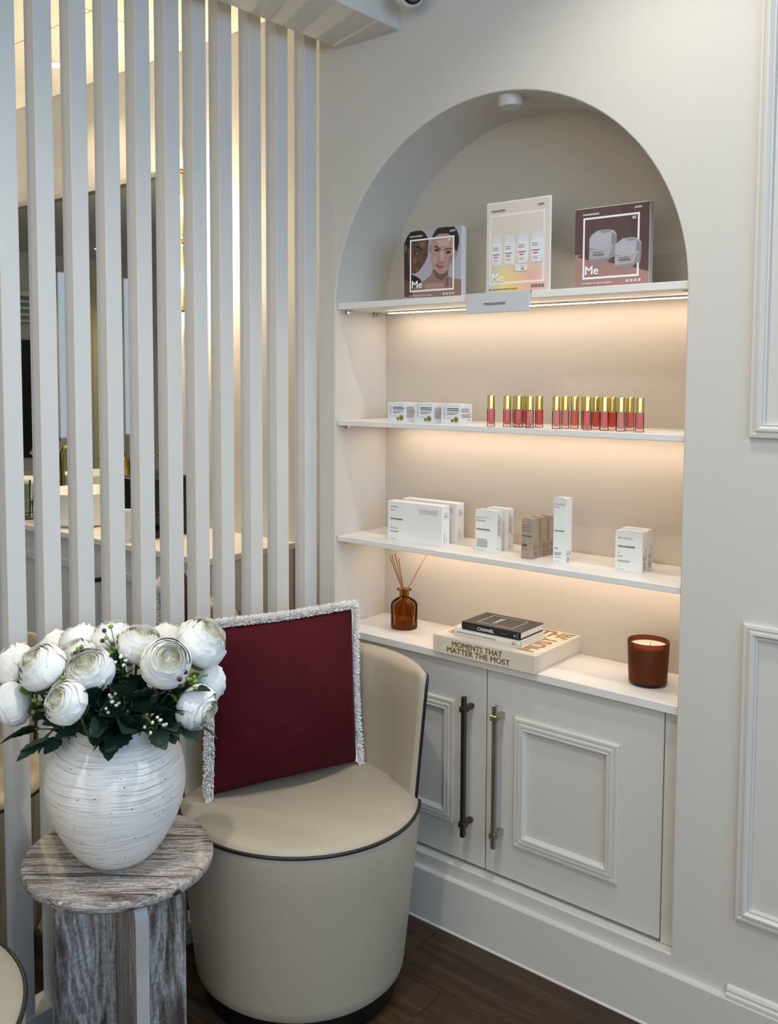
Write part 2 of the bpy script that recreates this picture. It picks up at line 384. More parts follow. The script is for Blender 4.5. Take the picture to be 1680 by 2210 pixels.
window('window_3', 'y', YF-.05, (.45, 3.45, 1.05, 2.65), 3)
window('window_4', 'x', XL-.05, (-3.95, -2.72, .75, 2.6), 2)
window('window_2', 'y', YF-.05, (-3., -1.2, .8, 2.4), 2)
CE = struct(box('ceiling', XL, XR, YF, .53, ZC, ZC+.08, M_ceil))
y = .45
for y0, y1 in ((-.02, .45), (-.62, -.02), (-1.22, -.62), (-1.82, -1.22), (-2.42, -1.82), (-3.02, -2.42), (-3.62, -3.02), (YF, -3.62)):
    for k in range(7):
        x0 = XL+k*1.0114; x1 = min(x0+1.0114, -.12)
        box('ceiling_panel', x0+.002, x1-.002, y0+.002, y1-.002, ZC-.012, ZC, M_ceil, CE)
# header beam in front of the slat screen
struct(box('trim_1', .0115, .2256, YF, 0, 2.3596, ZC, M_trim, None, .002, 1))
# skirting boards with bead and caulk line
def baseboard():
    bm = bmesh.new()
    pr = [(0, 0), (-.0195, 0), (-.0195, .003), (-.016, .0055), (-.016, .1385), (-.0145, .1414), (0, .1425)]
    v = [[bm.verts.new((x, y, z)) for y, z in pr] for x in (-.055, XR)]
    for i in range(len(pr)-1): bm.faces.new((v[0][i], v[0][i+1], v[1][i+1], v[1][i]))
    bm.faces.new(v[0]); bm.faces.new(v[1][::-1])
    o = struct(bmobj('baseboard_back', bm, M_trim))
    bm = bmesh.new(); pr = [(0, .1425), (-.0135, .1425), (-.0130, .149), (-.0075, .151), (-.0075, .153), (-.009, .157), (-.006, .163), (0, .166)]
    v = [[bm.verts.new((x, y, z)) for y, z in pr] for x in (1.125, XR)]
    for i in range(len(pr)-1): bm.faces.new((v[0][i], v[0][i+1], v[1][i+1], v[1][i]))
    bm.faces.new(v[0]); bm.faces.new(v[1][::-1]); bmobj('ogee_cap', bm, M_trim, o)
baseboard()
PANEL = [(0, 0), (0, .007), (.002, .010), (.008, .011), (.010, .0085), (.0125, .008), (.015, .013), (.020, .0135), (.024, .009), (.026, .0065), (.0275, .0085), (.030, .0075), (.031, 0)]
struct(mould('trim_2', 1.1364, 2.05, 1.3343, 2.52, PANEL, 0, M_trim))
struct(mould('trim_3', 1.1364, 2.05, .3163, .9509, PANEL, 0, M_trim))

# ------------------------------------------------------------------ slat screen
SX = -.062
scr = thing('slat_screen', 'tall white painted screen of upright square battens beside the arched niche', 'screen', (0, 0, 0))
SY = [(-.0590, -.0097), (-.1707, -.1245), (-.2691, -.2249), (-.3719, -.3278), (-.4579, -.4135), (-.5434, -.4979), (-.6288, -.5853), (-.7153, -.6727), (-.8007, -.7582), (-.8867, -.8435)]
SY += [(-.8867-.0856*k, -.8435-.0856*k) for k in range(1, 9)]
for y0, y1 in SY:
    bm = bmesh.new(); bm_box(bm, SX-.028, SX, y0, y1, .035, ZC-.012, .0012, 1)
    o = bmobj('slat', bm, M_slat, scr)
    bm = bmesh.new(); bm_box(bm, SX-.044, SX-.028, y0+.0035, y1-.002, .035, ZC-.012, .001, 1); bmobj('rear_batten', bm, M_slat, o)
def sill():
    bm = bmesh.new(); bm_box(bm, SX-.06, SX+.006, SY[-1][0]-.02, -.0165, 0, .046, .003, 1)
    return bmobj('sill_rail', bm, M_slat, scr)
sill()

# ------------------------------------------------------------------ niche: shelves, counter, cabinet
Z1, Z2, Z3, ZT = 1.6632, 1.3336, 1.0019, .7372
def shelf(z, th, label, pins):
    t = thing('wall_shelf', label, 'shelf', (.5, .008, z), 0, 'shelves of the arched niche')
    box('board', -.4985, .4985, 0, .2205, -th, 0, M_shelf, t, .0012, 1)
    box('led_channel', -.44, .485, .150, .168, -th-.004, -th, M_trim, t)
    box('led_strip', -.438, .483, .153, .165, -th-.0055, -th-.0042, M_led, t)
    for y in pins:
        bm = bmesh.new(); bm_box(bm, -.5, -.489, y-.006, y+.006, -th-.011, -th-.001, .0015, 1); bm_box(bm, -.489, -.474, y-.005, y+.005, -th-.0025, -th)
        o = bmobj('shelf_support', bm, M_chrome, t)
    for y in pins:
        bm = bmesh.new(); bm_box(bm, .489, .5, y-.006, y+.006, -th-.011, -th-.001, .0015, 1); bm_box(bm, .474, .489, y-.005, y+.005, -th-.0025, -th)
        bmobj('shelf_support', bm, M_chrome, t)
shelf(Z1, .0177, 'white niche shelf at the foot of the arch, carrying three advertising boards', (.04, .165))
shelf(Z2, .0150, 'white niche shelf carrying the pink lip glosses and small square boxes', (.04, .165))
shelf(Z3, .0155, 'white niche shelf carrying the row of tall skincare cartons', (.04, .165))
ct = thing('niche_counter', 'white painted counter board at the foot of the niche, above the cabinet doors', 'counter', (.5, .008, ZT))
box('board', -.4985, .4985, 0, .2205, -.0201, 0, M_shelf, ct, .0012, 1)
cab = thing('built_in_cabinet', 'white built-in cabinet with two panelled doors and metal bar handles', 'cabinet', (.5, .022, ZL))
box('carcass', -.499, .499, .024, .205, .002, .536, M_trim, cab)
box('stile', .4655, .499, .004, .024, .002, .536, M_trim, cab)
box('stile', -.499, -.4655, .004, .024, .002, .536, M_trim, cab)
DM = [(0, 0), (0, .006), (.0025, .0085), (.008, .0085), (.0095, .006), (.0125, .006), (.0145, .0105), (.0195, .0105), (.021, .0075), (.0235, .0075), (.0255, .0115), (.029, .0105), (.031, .006), (.034, .004), (.035, 0)]
def handle(x, m):
    bm = bmesh.new()
    bm_box(bm, x-.0058, x+.0058, -.0445, -.033, .0945, .4645, .0012, 1)
    for z in (.128, .431):
        bm_box(bm, x-.0095, x+.0095, -.0475, -.029, z-.0075, z+.0075, .0015, 1)
        bm_box(bm, x-.0065, x+.0065, -.032, .001, z-.0065, z+.0065, .0015, 1)
    return bm
for dx0, dx1, mx0, mx1, hx, hm in ((-.464, -.0015, -.385, -.096, -.0435, M_nickel_refl), (.0015, .4635, .085, .362, .0487, M_nickel)):
    d = box('door', dx0, dx1, 0, .02, .0095, .535, M_trim, cab, .0015, 1)
    mould('panel_moulding', mx0, mx1, .1022, .4335, DM, 0, M_trim, d)
    bmobj('handle', handle(hx, hm), hm, d)
# puck light in the crown of the arch
pk = thing('puck_light', 'small round white puck light fixed in the crown of the arch', 'light', (.532, .05, 2.117))
lathe('body', [(0, .0275), (.031, .0275), (.031, .004), (.0295, .0005), (.0285, 0), (.0283, .0022), (.0275, .0022)], M_trim, pk)
lathe('lens', [(.0272, .0022), (.027, .0008), (.015, -.0002), (0, -.0005)], mat('frosted_lens', '#c9c9cb', .3), pk)
# security camera by the header
sc_ = thing('security_camera', 'white dome security camera with black lens face hanging beside the header beam', 'camera', (.308, -.07, 2.75))
def turret():
    lathe('mount', [(0, 0), (.05, 0), (.05, -.02), (.02, -.035), (.016, -.05), (.016, -.28), (.034, -.29), (.038, -.31), (.036, -.325), (0, -.325)], M_trim, sc_, 40)
    c = (0, 0, -.339); bm = bmesh.new(); bmesh.ops.create_uvsphere(bm, u_segments=40, v_segments=24, radius=.038)
    d = Vector((.83, -.50, -.28)).normalized(); rm = d.to_track_quat('Z', 'Y').to_matrix()
    for v in bm.verts:
        if v.co.z > .024: v.co.z = .024+(v.co.z-.024)*.08
    bmesh.ops.rotate(bm, verts=bm.verts[:], cent=(0, 0, 0), matrix=rm); bmesh.ops.translate(bm, verts=bm.verts[:], vec=c); b = bmobj('ball', bm, M_trim, sc_, True)
    bm = bmesh.new(); bm_lathe(bm, [(0, .029), (.0215, .029), (.0275, .027), (.0275, .024), (0, .024)], 40); bm_box(bm, -.012, .012, -.012, .016, .028, .0315)
    bmesh.ops.rotate(bm, verts=bm.verts[:], cent=(0, 0, 0), matrix=rm); bmesh.ops.translate(bm, verts=bm.verts[:], vec=c); bmobj('lens_face', bm, M_black, b)
turret()
# ceiling downlights
def downlight(x, y, power, color, label, ang=1.9, target=None, z=ZC, blend=.8):
    t = thing('downlight', label, 'light', (x, y, z), 0, 'recessed ceiling downlights')
    lathe('ring', [(.032, -.0005), (.034, -.005), (.043, -.004), (.046, 0), (.046, .004), (.03, .004)], M_trim, t, 32)
    lathe('lens', [(.0318, -.001), (.02, -.002), (0, -.0025)], M_lens, t, 32)
    spot('downlight_lamp', (x, y, z-.012), power, color, ang, blend, .03, target or (x, y, 0))
downlight(1.0, -.45, 39, NEUT, 'recessed ceiling downlight just in front of the arched wall', 2.1)
downlight(2.3, -.5, 8, NEUT, 'recessed ceiling downlight over the panelled stretch of wall', 2.1)
downlight(.85, -1.25, 50, NEUT, 'recessed ceiling downlight over the tub chairs', 2.2)
downlight(2.3, -1.7, 8, NEUT, 'recessed ceiling downlight between window and tub chairs', 2.2)
downlight(1.2, -3.1, 8, NEUT, 'recessed ceiling downlight at the far end of the header beam', 2.2)
downlight(-1.733, .21, 13, YEL, 'recessed ceiling downlight over the vanity basins', 2.2, None, ZC-.012)
downlight(-.9, -.9, 25, YEL, 'recessed ceiling downlight behind the slat screen', 2.3, None, ZC-.012)
downlight(-6.4, -2.7, 40, YEL, 'added ceiling downlight brightening the far wall of the neighbouring room', 2.3, None, ZC-.012)  # added lamp, brightens the far wall reflected in the mirror

# ------------------------------------------------------------------ goods on the shelves
FX, SXV = ((1, 0, 0), (0, 0, 1)), ((0, 1, 0), (0, 0, 1))      # front face runs along x, right-hand side face along y
def carton(label, x0, y0, z, wd, dp, h, m, rotz=0, group=None, name='skincare_carton', flap=True):
    t = thing(name, label, 'box', (x0, y0, z), rotz, group)
    bm = bmesh.new(); bm_box(bm, 0, wd, 0, dp, 0, h, .0006, 1); bmobj('body', bm, m, t)
    if flap:
        v, f = grid(lambda u, q: (.001+u*(wd-.002), .0012+q*(dp-.0024), h+.0004+.0022*sin(pi*u)*(1-q)**2+.0006), 9, 4)
        k = len(v); v2 = v+[(a, b, h+.0001) for a, b, c in v]
        b0 = [i for i in range(9)]; f = f+[(i, i+1, k+i+1, k+i) for i in range(8)]
        mobj('tuck_flap', v2, f, m, t)
    return t
def side_print(t, wd, y0, y1, z0, z1, n, m=None, name='side_print'):
    v = []; f = []
    for i in range(n):
        zz = z1-(z1-z0)*(i+.5)/n; hh = (z1-z0)/n*.22; ye = y1-(y1-y0)*.35*random.random(); b = len(v)
        v += [(wd+.0003, y0, zz-hh), (wd+.0003, ye, zz-hh), (wd+.0003, ye, zz+hh), (wd+.0003, y0, zz+hh)]; f.append((b, b+1, b+2, b+3))
    return mobj(name, v, f, m or M_ink, t)
def front_print(t, x0, x1, z0, z1, n, m=None, rag=.3, name='small_print'):
    a = Art(1, 1, -.0003); a.lines(x0, x1, z0, z1, n, m or M_ink_g, .42, rag); return a.done(name, t)
def side_mark(t, wd, yc, zc, s):
    """small framed emblem on the side of a carton"""
    v = []; f = []
    def q(a0, a1, b0, b1):
        b = len(v); v.extend([(wd+.0004, a0, b0), (wd+.0004, a1, b0), (wd+.0004, a1, b1), (wd+.0004, a0, b1)]); f.append((b, b+1, b+2, b+3))
    e = s*.07
    q(yc-s/2, yc+s/2, zc+s/2-e, zc+s/2); q(yc-s/2, yc-s/2+e, zc-s/2, zc+s/2); q(yc+s/2-e, yc+s/2, zc-s/2, zc+s/2-.3*s); q(yc-s/2, yc-.1*s, zc-s/2, zc-s/2+e)
    q(yc-.22*s, yc-.02*s, zc-.2*s, zc+.1*s); q(yc+.02*s, yc+.12*s, zc-.2*s, zc); q(yc+.16*s, yc+.24*s, zc-.2*s, zc-.05*s)
    return mobj('side_emblem', v, f, M_ink, t)
# long lotion boxes
def lotion_box(label, x0, y0):
    t = carton(label, x0, y0, Z3, .1855, .034, .1095, M_card, 0, 'lotion boxes on the carton shelf', flap=False)
    txt(t, 'tricology', (.010, -.0004, .091), .026, M_ink_g, *FX); txt(t, 'lotion', (.010, -.0004, .0832), .015, M_ink_g, *FX)
    txt(t, 'mesoestetic', (.010, -.0004, .058), .043, M_ink, *FX, bold=.025)
    a = Art(1, 1, -.0003); a.rect(.011, .0145, .0405, .042, M_ink_g); a.rect(.010, .034, .034, .0352, M_ink)
    a.lines(.010, .038, .0225, .0275, 2, M_ink_g, .45, .1); a.rect(.010, .029, .004, .005, M_ink_g)
    for i in range(9):
        x = .108+i*.0072; a.frame(x, x+.0068, .083, .0905, .0005, M_ink_g); a.rect(x+.0026, x+.0042, .0915, .0955+(.002 if i == 8 else 0), M_ink_g)
    a.done('print', t)
    txt(t, 'tricology', (.1859, .0135, .009), .026, M_ink_g, (0, 0, 1), (0, -1, 0)); txt(t, 'lotion', (.1859, .022, .009), .016, M_ink_g, (0, 0, 1), (0, -1, 0))
    side_mark(t, .1855, .0175, .082, .015); return t
lotion_box('long white lotion box lying on its edge, standing in front of its twin', .1444, .0605)
lotion_box('long white lotion box partly hidden behind its twin', .1445, .1305)
# ampoule boxes
def ampoule_box(label, x0, y0):
    t = carton(label, x0, y0, Z3, .0640, .029, .108, M_card, 0, 'ampoule boxes on the carton shelf')
    txt(t, 'glycolic + E + F', (.004, -.0004, .086), .040, M_ink_g, *FX); txt(t, 'ampoules', (.004, -.0004, .0775), .027, M_ink_g, *FX)
    txt(t, 'mesoestetic', (.004, -.0004, .056), .042, M_ink, *FX, bold=.025)
    front_print(t, .004, .040, .011, .034, 6, M_ink_g, .2); front_print(t, .004, .026, .003, .006, 1, M_ink_g, .05)
    side_print(t, .064, .006, .011, .090, .098, 3); side_print(t, .064, .006, .016, .068, .088, 9, M_ink_g); side_print(t, .064, .006, .016, .045, .066, 9, M_ink_g); side_print(t, .064, .017, .023, .040, .092, 20, M_ink_g)
    side_print(t, .064, .006, .011, .008, .014, 3); return t
ampoule_box('white ampoule box standing in front of an identical one', .4237, .0780)
ampoule_box('white ampoule box half hidden behind an identical one', .4252, .1320)
# taupe concentrate cartons, one behind another
TL_ = ('taupe concentrate carton standing foremost of three in a file', 'taupe concentrate carton in the middle of a file of three', 'taupe concentrate carton at the back of a file of three')
for i in range(3):
    t = carton(TL_[i], .5690+.0022*i, .0655+.0385*i, Z3, .0322, .0365, .1, M_taupe, .03, 'taupe cartons on the carton shelf')
    for s_, z_ in (('age element', .0835), ('brightening', .0770), ('concentrate', .0705)): txt(t, s_, (.003, -.0004, z_), .022, mat('brown_ink', '#5a4d42', .6), *FX)
    txt(t, 'mesoestetic', (.002, -.0004, .0565), .026, M_ink, *FX, bold=.03)
    a = Art(1, 1, -.0003); n = 18
    for k in range(n):
        t0, t1 = 2*pi*k/n, 2*pi*(k+1)/n; cx, cz = .0065, .044
        a.poly([(cx+.0024*cos(t0), cz+.0024*sin(t0)), (cx+.0024*cos(t1), cz+.0024*sin(t1)), (cx+.0028*cos(t1), cz+.0028*sin(t1)), (cx+.0028*cos(t0), cz+.0028*sin(t0))], M_ink_g)
    a.lines(.003, .017, .031, .038, 4, M_ink, .5, .2); a.lines(.003, .021, .022, .0265, 2, M_ink_g, .4, .2); a.rect(.003, .02, .005, .006, M_ink_g); a.done('print', t)
    side_mark(t, .0322, .010, .030, .012); side_print(t, .0322, .019, .031, .022, .034, 4, M_ink_g); side_print(t, .0322, .004, .030, .004, .020, 6, M_ink_g)
# tall cream carton
t = carton('tall slim white carton beside the taupe cartons', .6582, .0650, Z3, .0338, .0325, .1605, M_card, .03)
txt(t, 'hydracream', (.003, -.0004, .1435), .0255, M_ink_g, *FX); txt(t, 'fusion', (.003, -.0004, .1375), .013, M_ink_g, *FX); txt(t, 'mesoestetic', (.003, -.0004, .0795), .027, M_ink, *FX, bold=.03)
front_print(t, .004, .015, .034, .041, 2, M_ink_g); front_print(t, .003, .025, .020, .029, 4, M_ink_g); front_print(t, .003, .024, .0145, .0165, 1, M_ink, .05); front_print(t, .003, .022, .005, .0065, 1, M_ink_g, .05)
side_mark(t, .0338, .010, .026, .011); side_print(t, .0338, .018, .029, .02, .032, 5, M_ink_g); side_print(t, .0338, .004, .028, .004, .016, 5, M_ink_g)
# skin balance cartons
for i, (lab, x0, y0) in enumerate((('squat white carton standing alone at the end of the carton shelf', .8122, .0815), ('squat white carton hidden behind the carton at the end of the shelf', .8065, .125))):
    t = carton(lab, x0, y0, Z3, .0660, .030, .0950, M_card, .03, 'squat cartons on the carton shelf')
    txt(t, 'skin balance', (.006, -.0004, .0775), .036, M_ink_g, *FX); txt(t, 'mesoestetic', (.006, -.0004, .0575), .043, M_ink, *FX, bold=.025)
    front_print(t, .006, .011, .042, .046, 2, M_ink_g); front_print(t, .006, .022, .034, .038, 2, M_ink_g); front_print(t, .006, .037, .0225, .0275, 2, M_ink_g, .1); front_print(t, .006, .024, .005, .0065, 1, M_ink_g, .05)
    side_print(t, .066, .017, .024, .047, .057, 4, M_ink_g); side_mark(t, .066, .0105, .034, .011); side_print(t, .066, .017, .026, .028, .042, 5, M_ink_g); side_print(t, .066, .005, .024, .006, .026, 7, M_ink_g)
    if i == 1:
        a = Art(1, 1, -.0003); a.rect(.0005, .0022, .052, .060, M_ink); a.rect(.0005, .0018, .008, .012, M_ink); a.done('edge_print', t)
# small square cream boxes
M_flower = mat('yellow_flower_print', '#8a7a24', .6); M_flower2 = mat('flower_centre_print', '#4f4710', .6)
for i, (x0, lab) in enumerate(((.1584, 'small square white box with daisy print, nearest the niche side'), (.2516, 'small square white box with daisy print, between two alike'), (.3383, 'small square white box with daisy print, nearest the lip glosses'))):
    t = carton(lab, x0, .040, Z2, .0600, .0565, .0530, M_card_b, 0, 'small square boxes on the gloss shelf', 'cream_box', False)
    a = Art(1, 1, -.0003)
    a.lines(.019, .056, .0395, .0420, 1, M_ink, .8, .05); a.rect(.019, .057, .0345, .0375, M_ink_g); a.lines(.019, .054, .0285, .0305, 1, M_ink, .6, .05); a.lines(.019, .043, .0245, .0265, 1, M_ink, .6, .05); a.rect(.019, .031, .0155, .0165, M_ink_g)
    for k, ch in enumerate(range(6)): a.ell(.0105, .042-.0053*k, .0013, .0014, M_ink if k < 5 else M_ink_g, 8)
    a.poly([(.004, .026), (.0065, .029), (.007, .0285), (.0048, .0255)], M_ink_g)
    for cx, cz, r in ((.0355, .0095, .0045), (.0475, .0125, .0075)):
        a.poly([(cx+r*(1+.16*(-1)**k)*cos(pi*k/12), cz+r*(1+.16*(-1)**k)*sin(pi*k/12)) for k in range(24)], M_flower); a.ell(cx, cz, r*.35, r*.35, M_flower2, 12)
    a.done('print', t)
    if i < 2: side_print(t, .06, .006, .05, .012, .042, 11, M_ink_g)
    else:
        side_print(t, .06, .004, .052, .030, .042, 4, M_ink_g); side_print(t, .06, .004, .052, .016, .027, 4, M_ink_g); side_print(t, .06, .036, .050, .009, .0125, 1)
# lip glosses
M_clear = tinted('clear_acrylic', '#f8eeea')
def gloss_ink(name, c):
    m = mat(name, c, .3); nt = m.node_tree; b = bsdf(m); out = [n for n in nt.nodes if n.type == 'OUTPUT_MATERIAL'][0]
    tl = N(m, 'ShaderNodeBsdfTranslucent'); tl.inputs[0].default_value = lin(c); mx = N(m, 'ShaderNodeMixShader'); mx.inputs[0].default_value = .45
    L(m, b.outputs[0], mx.inputs[1]); L(m, tl.outputs[0], mx.inputs[2]); L(m, mx.outputs[0], out.inputs[0]); return m
GL = [gloss_ink('coral_gloss_%s' % n, c) for n, c in (('rose', '#ffabac'), ('pink', '#ffc6c0'), ('coral', '#ffaa9c'), ('red', '#ff8d7e'))]
def gloss(k):
    t = thing('lip_gloss', '', 'lip gloss', (0, 0, 0), 0, 'lip glosses on the niche shelf')
    lathe('cap', [(0, .0785), (.0085, .0785), (.0095, .0775), (.0096, .076), (.0096, .0445), (.0085, .0440), (0, .0440)], M_gold, t, 20)
    lathe('tube', [(0, 0), (.0094, 0), (.0098, .001), (.0098, .0425), (.0092, .0438), (0, .0438)], M_clear, t, 20)
    lathe('gloss', [(0, .0065), (.004, .0068), (.0068, .0085), (.0078, .0125), (.0079, .0415), (0, .0417)], GL[k], t, 20)
    return t
PR = []
GP = [(.5041, .020, 0), (.5479, .025, 0), (.5520, .062, 0), (.5802, .025, 0), (.5815, .062, 2), (.6144, .020, 1), (.6173, .060, 3), (.6772, .035, 1), (.6879, .060, 1), (.7050, .075, 2), (.7200, .1, 2), (.7547, .040, 0), (.7594, .075, 3), (.7957, .045, 0), (.7985, .080, 3), (.8357, .045, 1), (.8425, .080, 2), (.8812, .045, 0)]
GLAB = []
GN = ['pink lip gloss with gold cap standing alone beside the square boxes', 'rose lip gloss with gold cap, first of the small cluster', 'rose lip gloss with gold cap tucked behind the small cluster, by its first gloss', 'rose lip gloss with gold cap in the middle of the small cluster',
      'coral lip gloss with gold cap tucked behind the small cluster, by its pale gloss', 'pale pink lip gloss with gold cap in the small cluster', 'bright red-coral lip gloss with gold cap closing the small cluster',
      'pale pink lip gloss with gold cap, first of the large cluster', 'pale pink lip gloss with gold cap, second in the large cluster', 'coral lip gloss with gold cap, third in the large cluster', 'coral lip gloss almost hidden behind the large cluster',
      'rose lip gloss with gold cap at the front in the middle of the large cluster', 'bright red lip gloss in the back row of the large cluster', 'rose lip gloss with gold cap in front of a red one in the large cluster', 'red lip gloss mostly hidden in the back row of the large cluster',
      'pale pink lip gloss with gold cap, last but one in the front row', 'coral lip gloss in the back row, last but one of the large cluster', 'rose lip gloss with gold cap closing the large cluster']
protos = {}
for (x, y, k), lab in zip(GP, GN):
    if k not in protos: protos[k] = gloss(k); o = protos[k]; o.location = (x, y, Z2)
    else: o = dup(protos[k], (x, y, Z2))
    o['label'] = lab

# ------------------------------------------------------------------ advertising boards on the top shelf
def ink(c): return mat('ink_'+c, '#'+c, .45)
def icons(a, u, v, r, col, hole):
    for i in range(4):
        x = u+i*.052; a.ell(x, v, r, r*a.W/a.H, col, 14); a.ell(x, v, r*.45, r*.45*a.W/a.H, hole, 8)
def board_common(t, Wd, H, fr, col, me=True, brand='#', num=True, dark=False):
    c = M_ink if dark else M_white
    txt(t, 'mesoestetic', (.085*Wd if dark else .115*Wd, -.0022, (.895 if dark else .905)*H), .225*Wd, c, *FX, bold=.02)
    txt(t, '.com', (.80*Wd, -.0022, (.912 if dark else .93)*H), .10*Wd, c, *FX, bold=.02)
    txt(t, 'Me', (.10*Wd if dark else .155*Wd, -.0022, (.145 if dark else .175)*H), .185*Wd, M_white, *FX, bold=.03)
    txt(t, 'the element for skincare experts', (.055*Wd if dark else .115*Wd, -.0022, (.045 if dark else .055)*H), (.46 if dark else .40)*Wd, c, *FX, bold=.02)
    if num: txt(t, '85', (.78*Wd, -.0022, .805*H), .05*Wd, c, *FX, bold=.03)
# 1 portrait box
Wd, H = .1850, .1880
t = thing('advertising_board', 'square box-shaped board with two close-up portraits, beside the niche side', 'board', (.1873, .0720, Z1), .03)
box('body', 0, Wd, 0, .024, 0, H, mat('lilac_white_card', '#d9d8de', .45), t, .0008, 1)
a = Art(Wd, H, -.0003)
def P1(*pts): return [((X-270)/1015, 1-(Y-(345-117*(X-270)/1015))/1330) for X, Y in pts]
def q1(c, *pts): a.poly(P1(*pts), ink(c))
a.rect(0, 1, 0, 1, ink('a9a5ae'))
q1('17120f', (272, 600), (285, 545), (330, 430), (390, 350), (480, 325), (590, 318), (640, 350), (690, 430), (716, 520), (712, 640), (600, 520), (420, 560), (330, 700), (272, 760))
q1('33231d', (272, 640), (330, 640), (400, 900), (420, 1150), (480, 1250), (470, 1590), (284, 1590))
q1('7a5c4c', (288, 600), (318, 590), (322, 690), (300, 740), (284, 700))
q1('5a4033', (395, 560), (520, 500), (690, 500), (716, 600), (705, 760), (690, 830), (650, 920), (600, 1010), (545, 1085), (480, 1135), (430, 1130), (395, 1040), (350, 900), (340, 700))
q1('7d5c48', (560, 540), (650, 530), (660, 620), (600, 640), (560, 600)); q1('77543f', (430, 850), (520, 830), (500, 930), (440, 960)); q1('6b4a39', (560, 760), (610, 790), (590, 900), (545, 905))
q1('120d0b', (458, 620), (530, 606), (590, 660), (612, 720), (560, 672), (500, 632)); q1('120d0b', (620, 760), (700, 770), (690, 792), (630, 782))
q1('120d0b', (470, 700), (520, 715), (545, 770), (500, 755)); q1('d8d0c8', (500, 738), (512, 732), (530, 760), (518, 762)); q1('0e0a09', (625, 815), (690, 835), (668, 858), (630, 840)); q1('c9c2ba', (648, 830), (662, 838), (652, 848))
q1('402a22', (505, 910), (580, 935), (575, 960), (525, 945)); q1('7c4c46', (430, 968), (520, 1015), (555, 1035), (500, 1078), (455, 1040)); q1('3c2420', (430, 968), (500, 1012), (556, 1034), (490, 1025))
q1('14110f', (410, 1150), (500, 1185), (565, 1230), (605, 1300), (520, 1420), (410, 1450))
q1('5b4136', (290, 1250), (410, 1300), (430, 1590), (290, 1590))
q1('8f6e62', (800, 1030), (765, 1150), (640, 1265), (520, 1340), (430, 1440), (430, 1585), (1290, 1520), (1290, 1215), (1150, 1205), (1060, 1150), (1070, 1020))
q1('a78479', (640, 1330), (800, 1300), (1000, 1290), (960, 1420), (700, 1470)); q1('6b4e45', (800, 1045), (870, 1090), (940, 1135), (1010, 1110), (1060, 1050), (1060, 1150), (960, 1250), (850, 1200)); q1('5f463e', (1035, 1190), (1060, 1200), (1050, 1370), (1032, 1370))
q1('231c1a', (775, 520), (795, 400), (850, 300), (890, 268), (1010, 255), (1160, 246), (1205, 310), (1242, 420), (1245, 560), (1215, 690), (1185, 700), (1150, 500), (1000, 440), (800, 480))
q1('a0867c', (1165, 700), (1215, 690), (1240, 610), (1228, 720), (1180, 840), (1160, 830)); q1('8d7168', (735, 640), (752, 560), (768, 640), (765, 740), (742, 720))
q1('ab897e', (790, 470), (900, 380), (1050, 375), (1145, 440), (1170, 600), (1160, 790), (1120, 900), (1075, 1020), (1010, 1095), (930, 1128), (860, 1080), (800, 1000), (770, 850), (760, 650))
q1('bd9d91', (860, 500), (1050, 470), (1080, 600), (900, 620)); q1('c0a195', (930, 700), (975, 690), (985, 880), (930, 890)); q1('b5948a', (790, 800), (860, 790), (850, 930), (800, 920)); q1('96756b', (1085, 800), (1150, 760), (1110, 900), (1050, 1000))
q1('3a2a24', (815, 612), (860, 600), (925, 660), (935, 690), (870, 640), (820, 628)); q1('3a2a24', (1000, 668), (1060, 640), (1130, 655), (1125, 668), (1060, 662), (1005, 690))
q1('4a3831', (822, 672), (870, 650), (920, 690), (870, 712), (830, 700)); q1('14100f', (855, 672), (885, 668), (890, 698), (860, 700)); q1('4a3831', (1010, 722), (1060, 688), (1115, 702), (1100, 740), (1040, 750)); q1('14100f', (1048, 705), (1080, 702), (1082, 735), (1052, 738))
q1('6f5047', (880, 890), (930, 918), (985, 905), (975, 925), (910, 928)); q1('9c5f5b', (835, 945), (900, 955), (930, 965), (960, 960), (1000, 985), (960, 1020), (910, 1035), (870, 1000)); q1('6e3c3a', (835, 947), (910, 980), (1000, 984), (940, 992), (880, 985))
a.frame(.115, .885, .125, .875, .024, M_white); icons(a, .715, .075, .017, M_white, ink('8f6e62')); a.done('picture', t)
board_common(t, Wd, H, None, M_white)
# 2 sun care board (thin acrylic holder)
Wd, H = .1815, .2305
t = thing('advertising_board', 'tall pale board printed with four white bottles, in the middle of the top shelf', 'board', (.4600, .060, Z1), .0)
box('body', 0, Wd, 0, .0045, 0, H, mat('acrylic_edge', '#e4e2de', .2), t, .0008, 1)
M_grad = mat('peach_gradient_print', '#d8c6ba', .35)
def _():
    m = M_grad; tc = N(m, 'ShaderNodeTexCoord'); sp = N(m, 'ShaderNodeSeparateXYZ'); L(m, tc.outputs['Object'], sp.inputs[0])
    mx_ = N(m, 'ShaderNodeMapRange'); mx_.inputs['From Max'].default_value = Wd; L(m, sp.outputs['X'], mx_.inputs['Value'])
    r = ramp(m, [(.0, '#b9bcbd'), (.3, '#e0cf7c'), (.55, '#e3b88f'), (.75, '#dcab9b'), (1., '#d9c6bc')]); L(m, mx_.outputs[0], r.inputs[0])
    mz = N(m, 'ShaderNodeMapRange'); mz.inputs['From Max'].default_value = H; L(m, sp.outputs['Z'], mz.inputs['Value'])
    r2 = ramp(m, [(.0, '#000000'), (.2, '#303030'), (.45, '#ffffff')]); L(m, mz.outputs[0], r2.inputs[0])
    mix = N(m, 'ShaderNodeMix'); mix.data_type = 'RGBA'; L(m, r2.outputs[0], mix.inputs[0]); L(m, r.outputs[0], mix.inputs[6]); mix.inputs[7].default_value = lin('#d6cabf'); L(m, mix.outputs[2], bsdf(m).inputs['Base Color'])
_()
a = Art(Wd, H, -.0003)
a.rect(.012, .988, 0, .985, M_grad); a.frame(.05, .915, .115, .865, .028, ink('e3dcd8'))
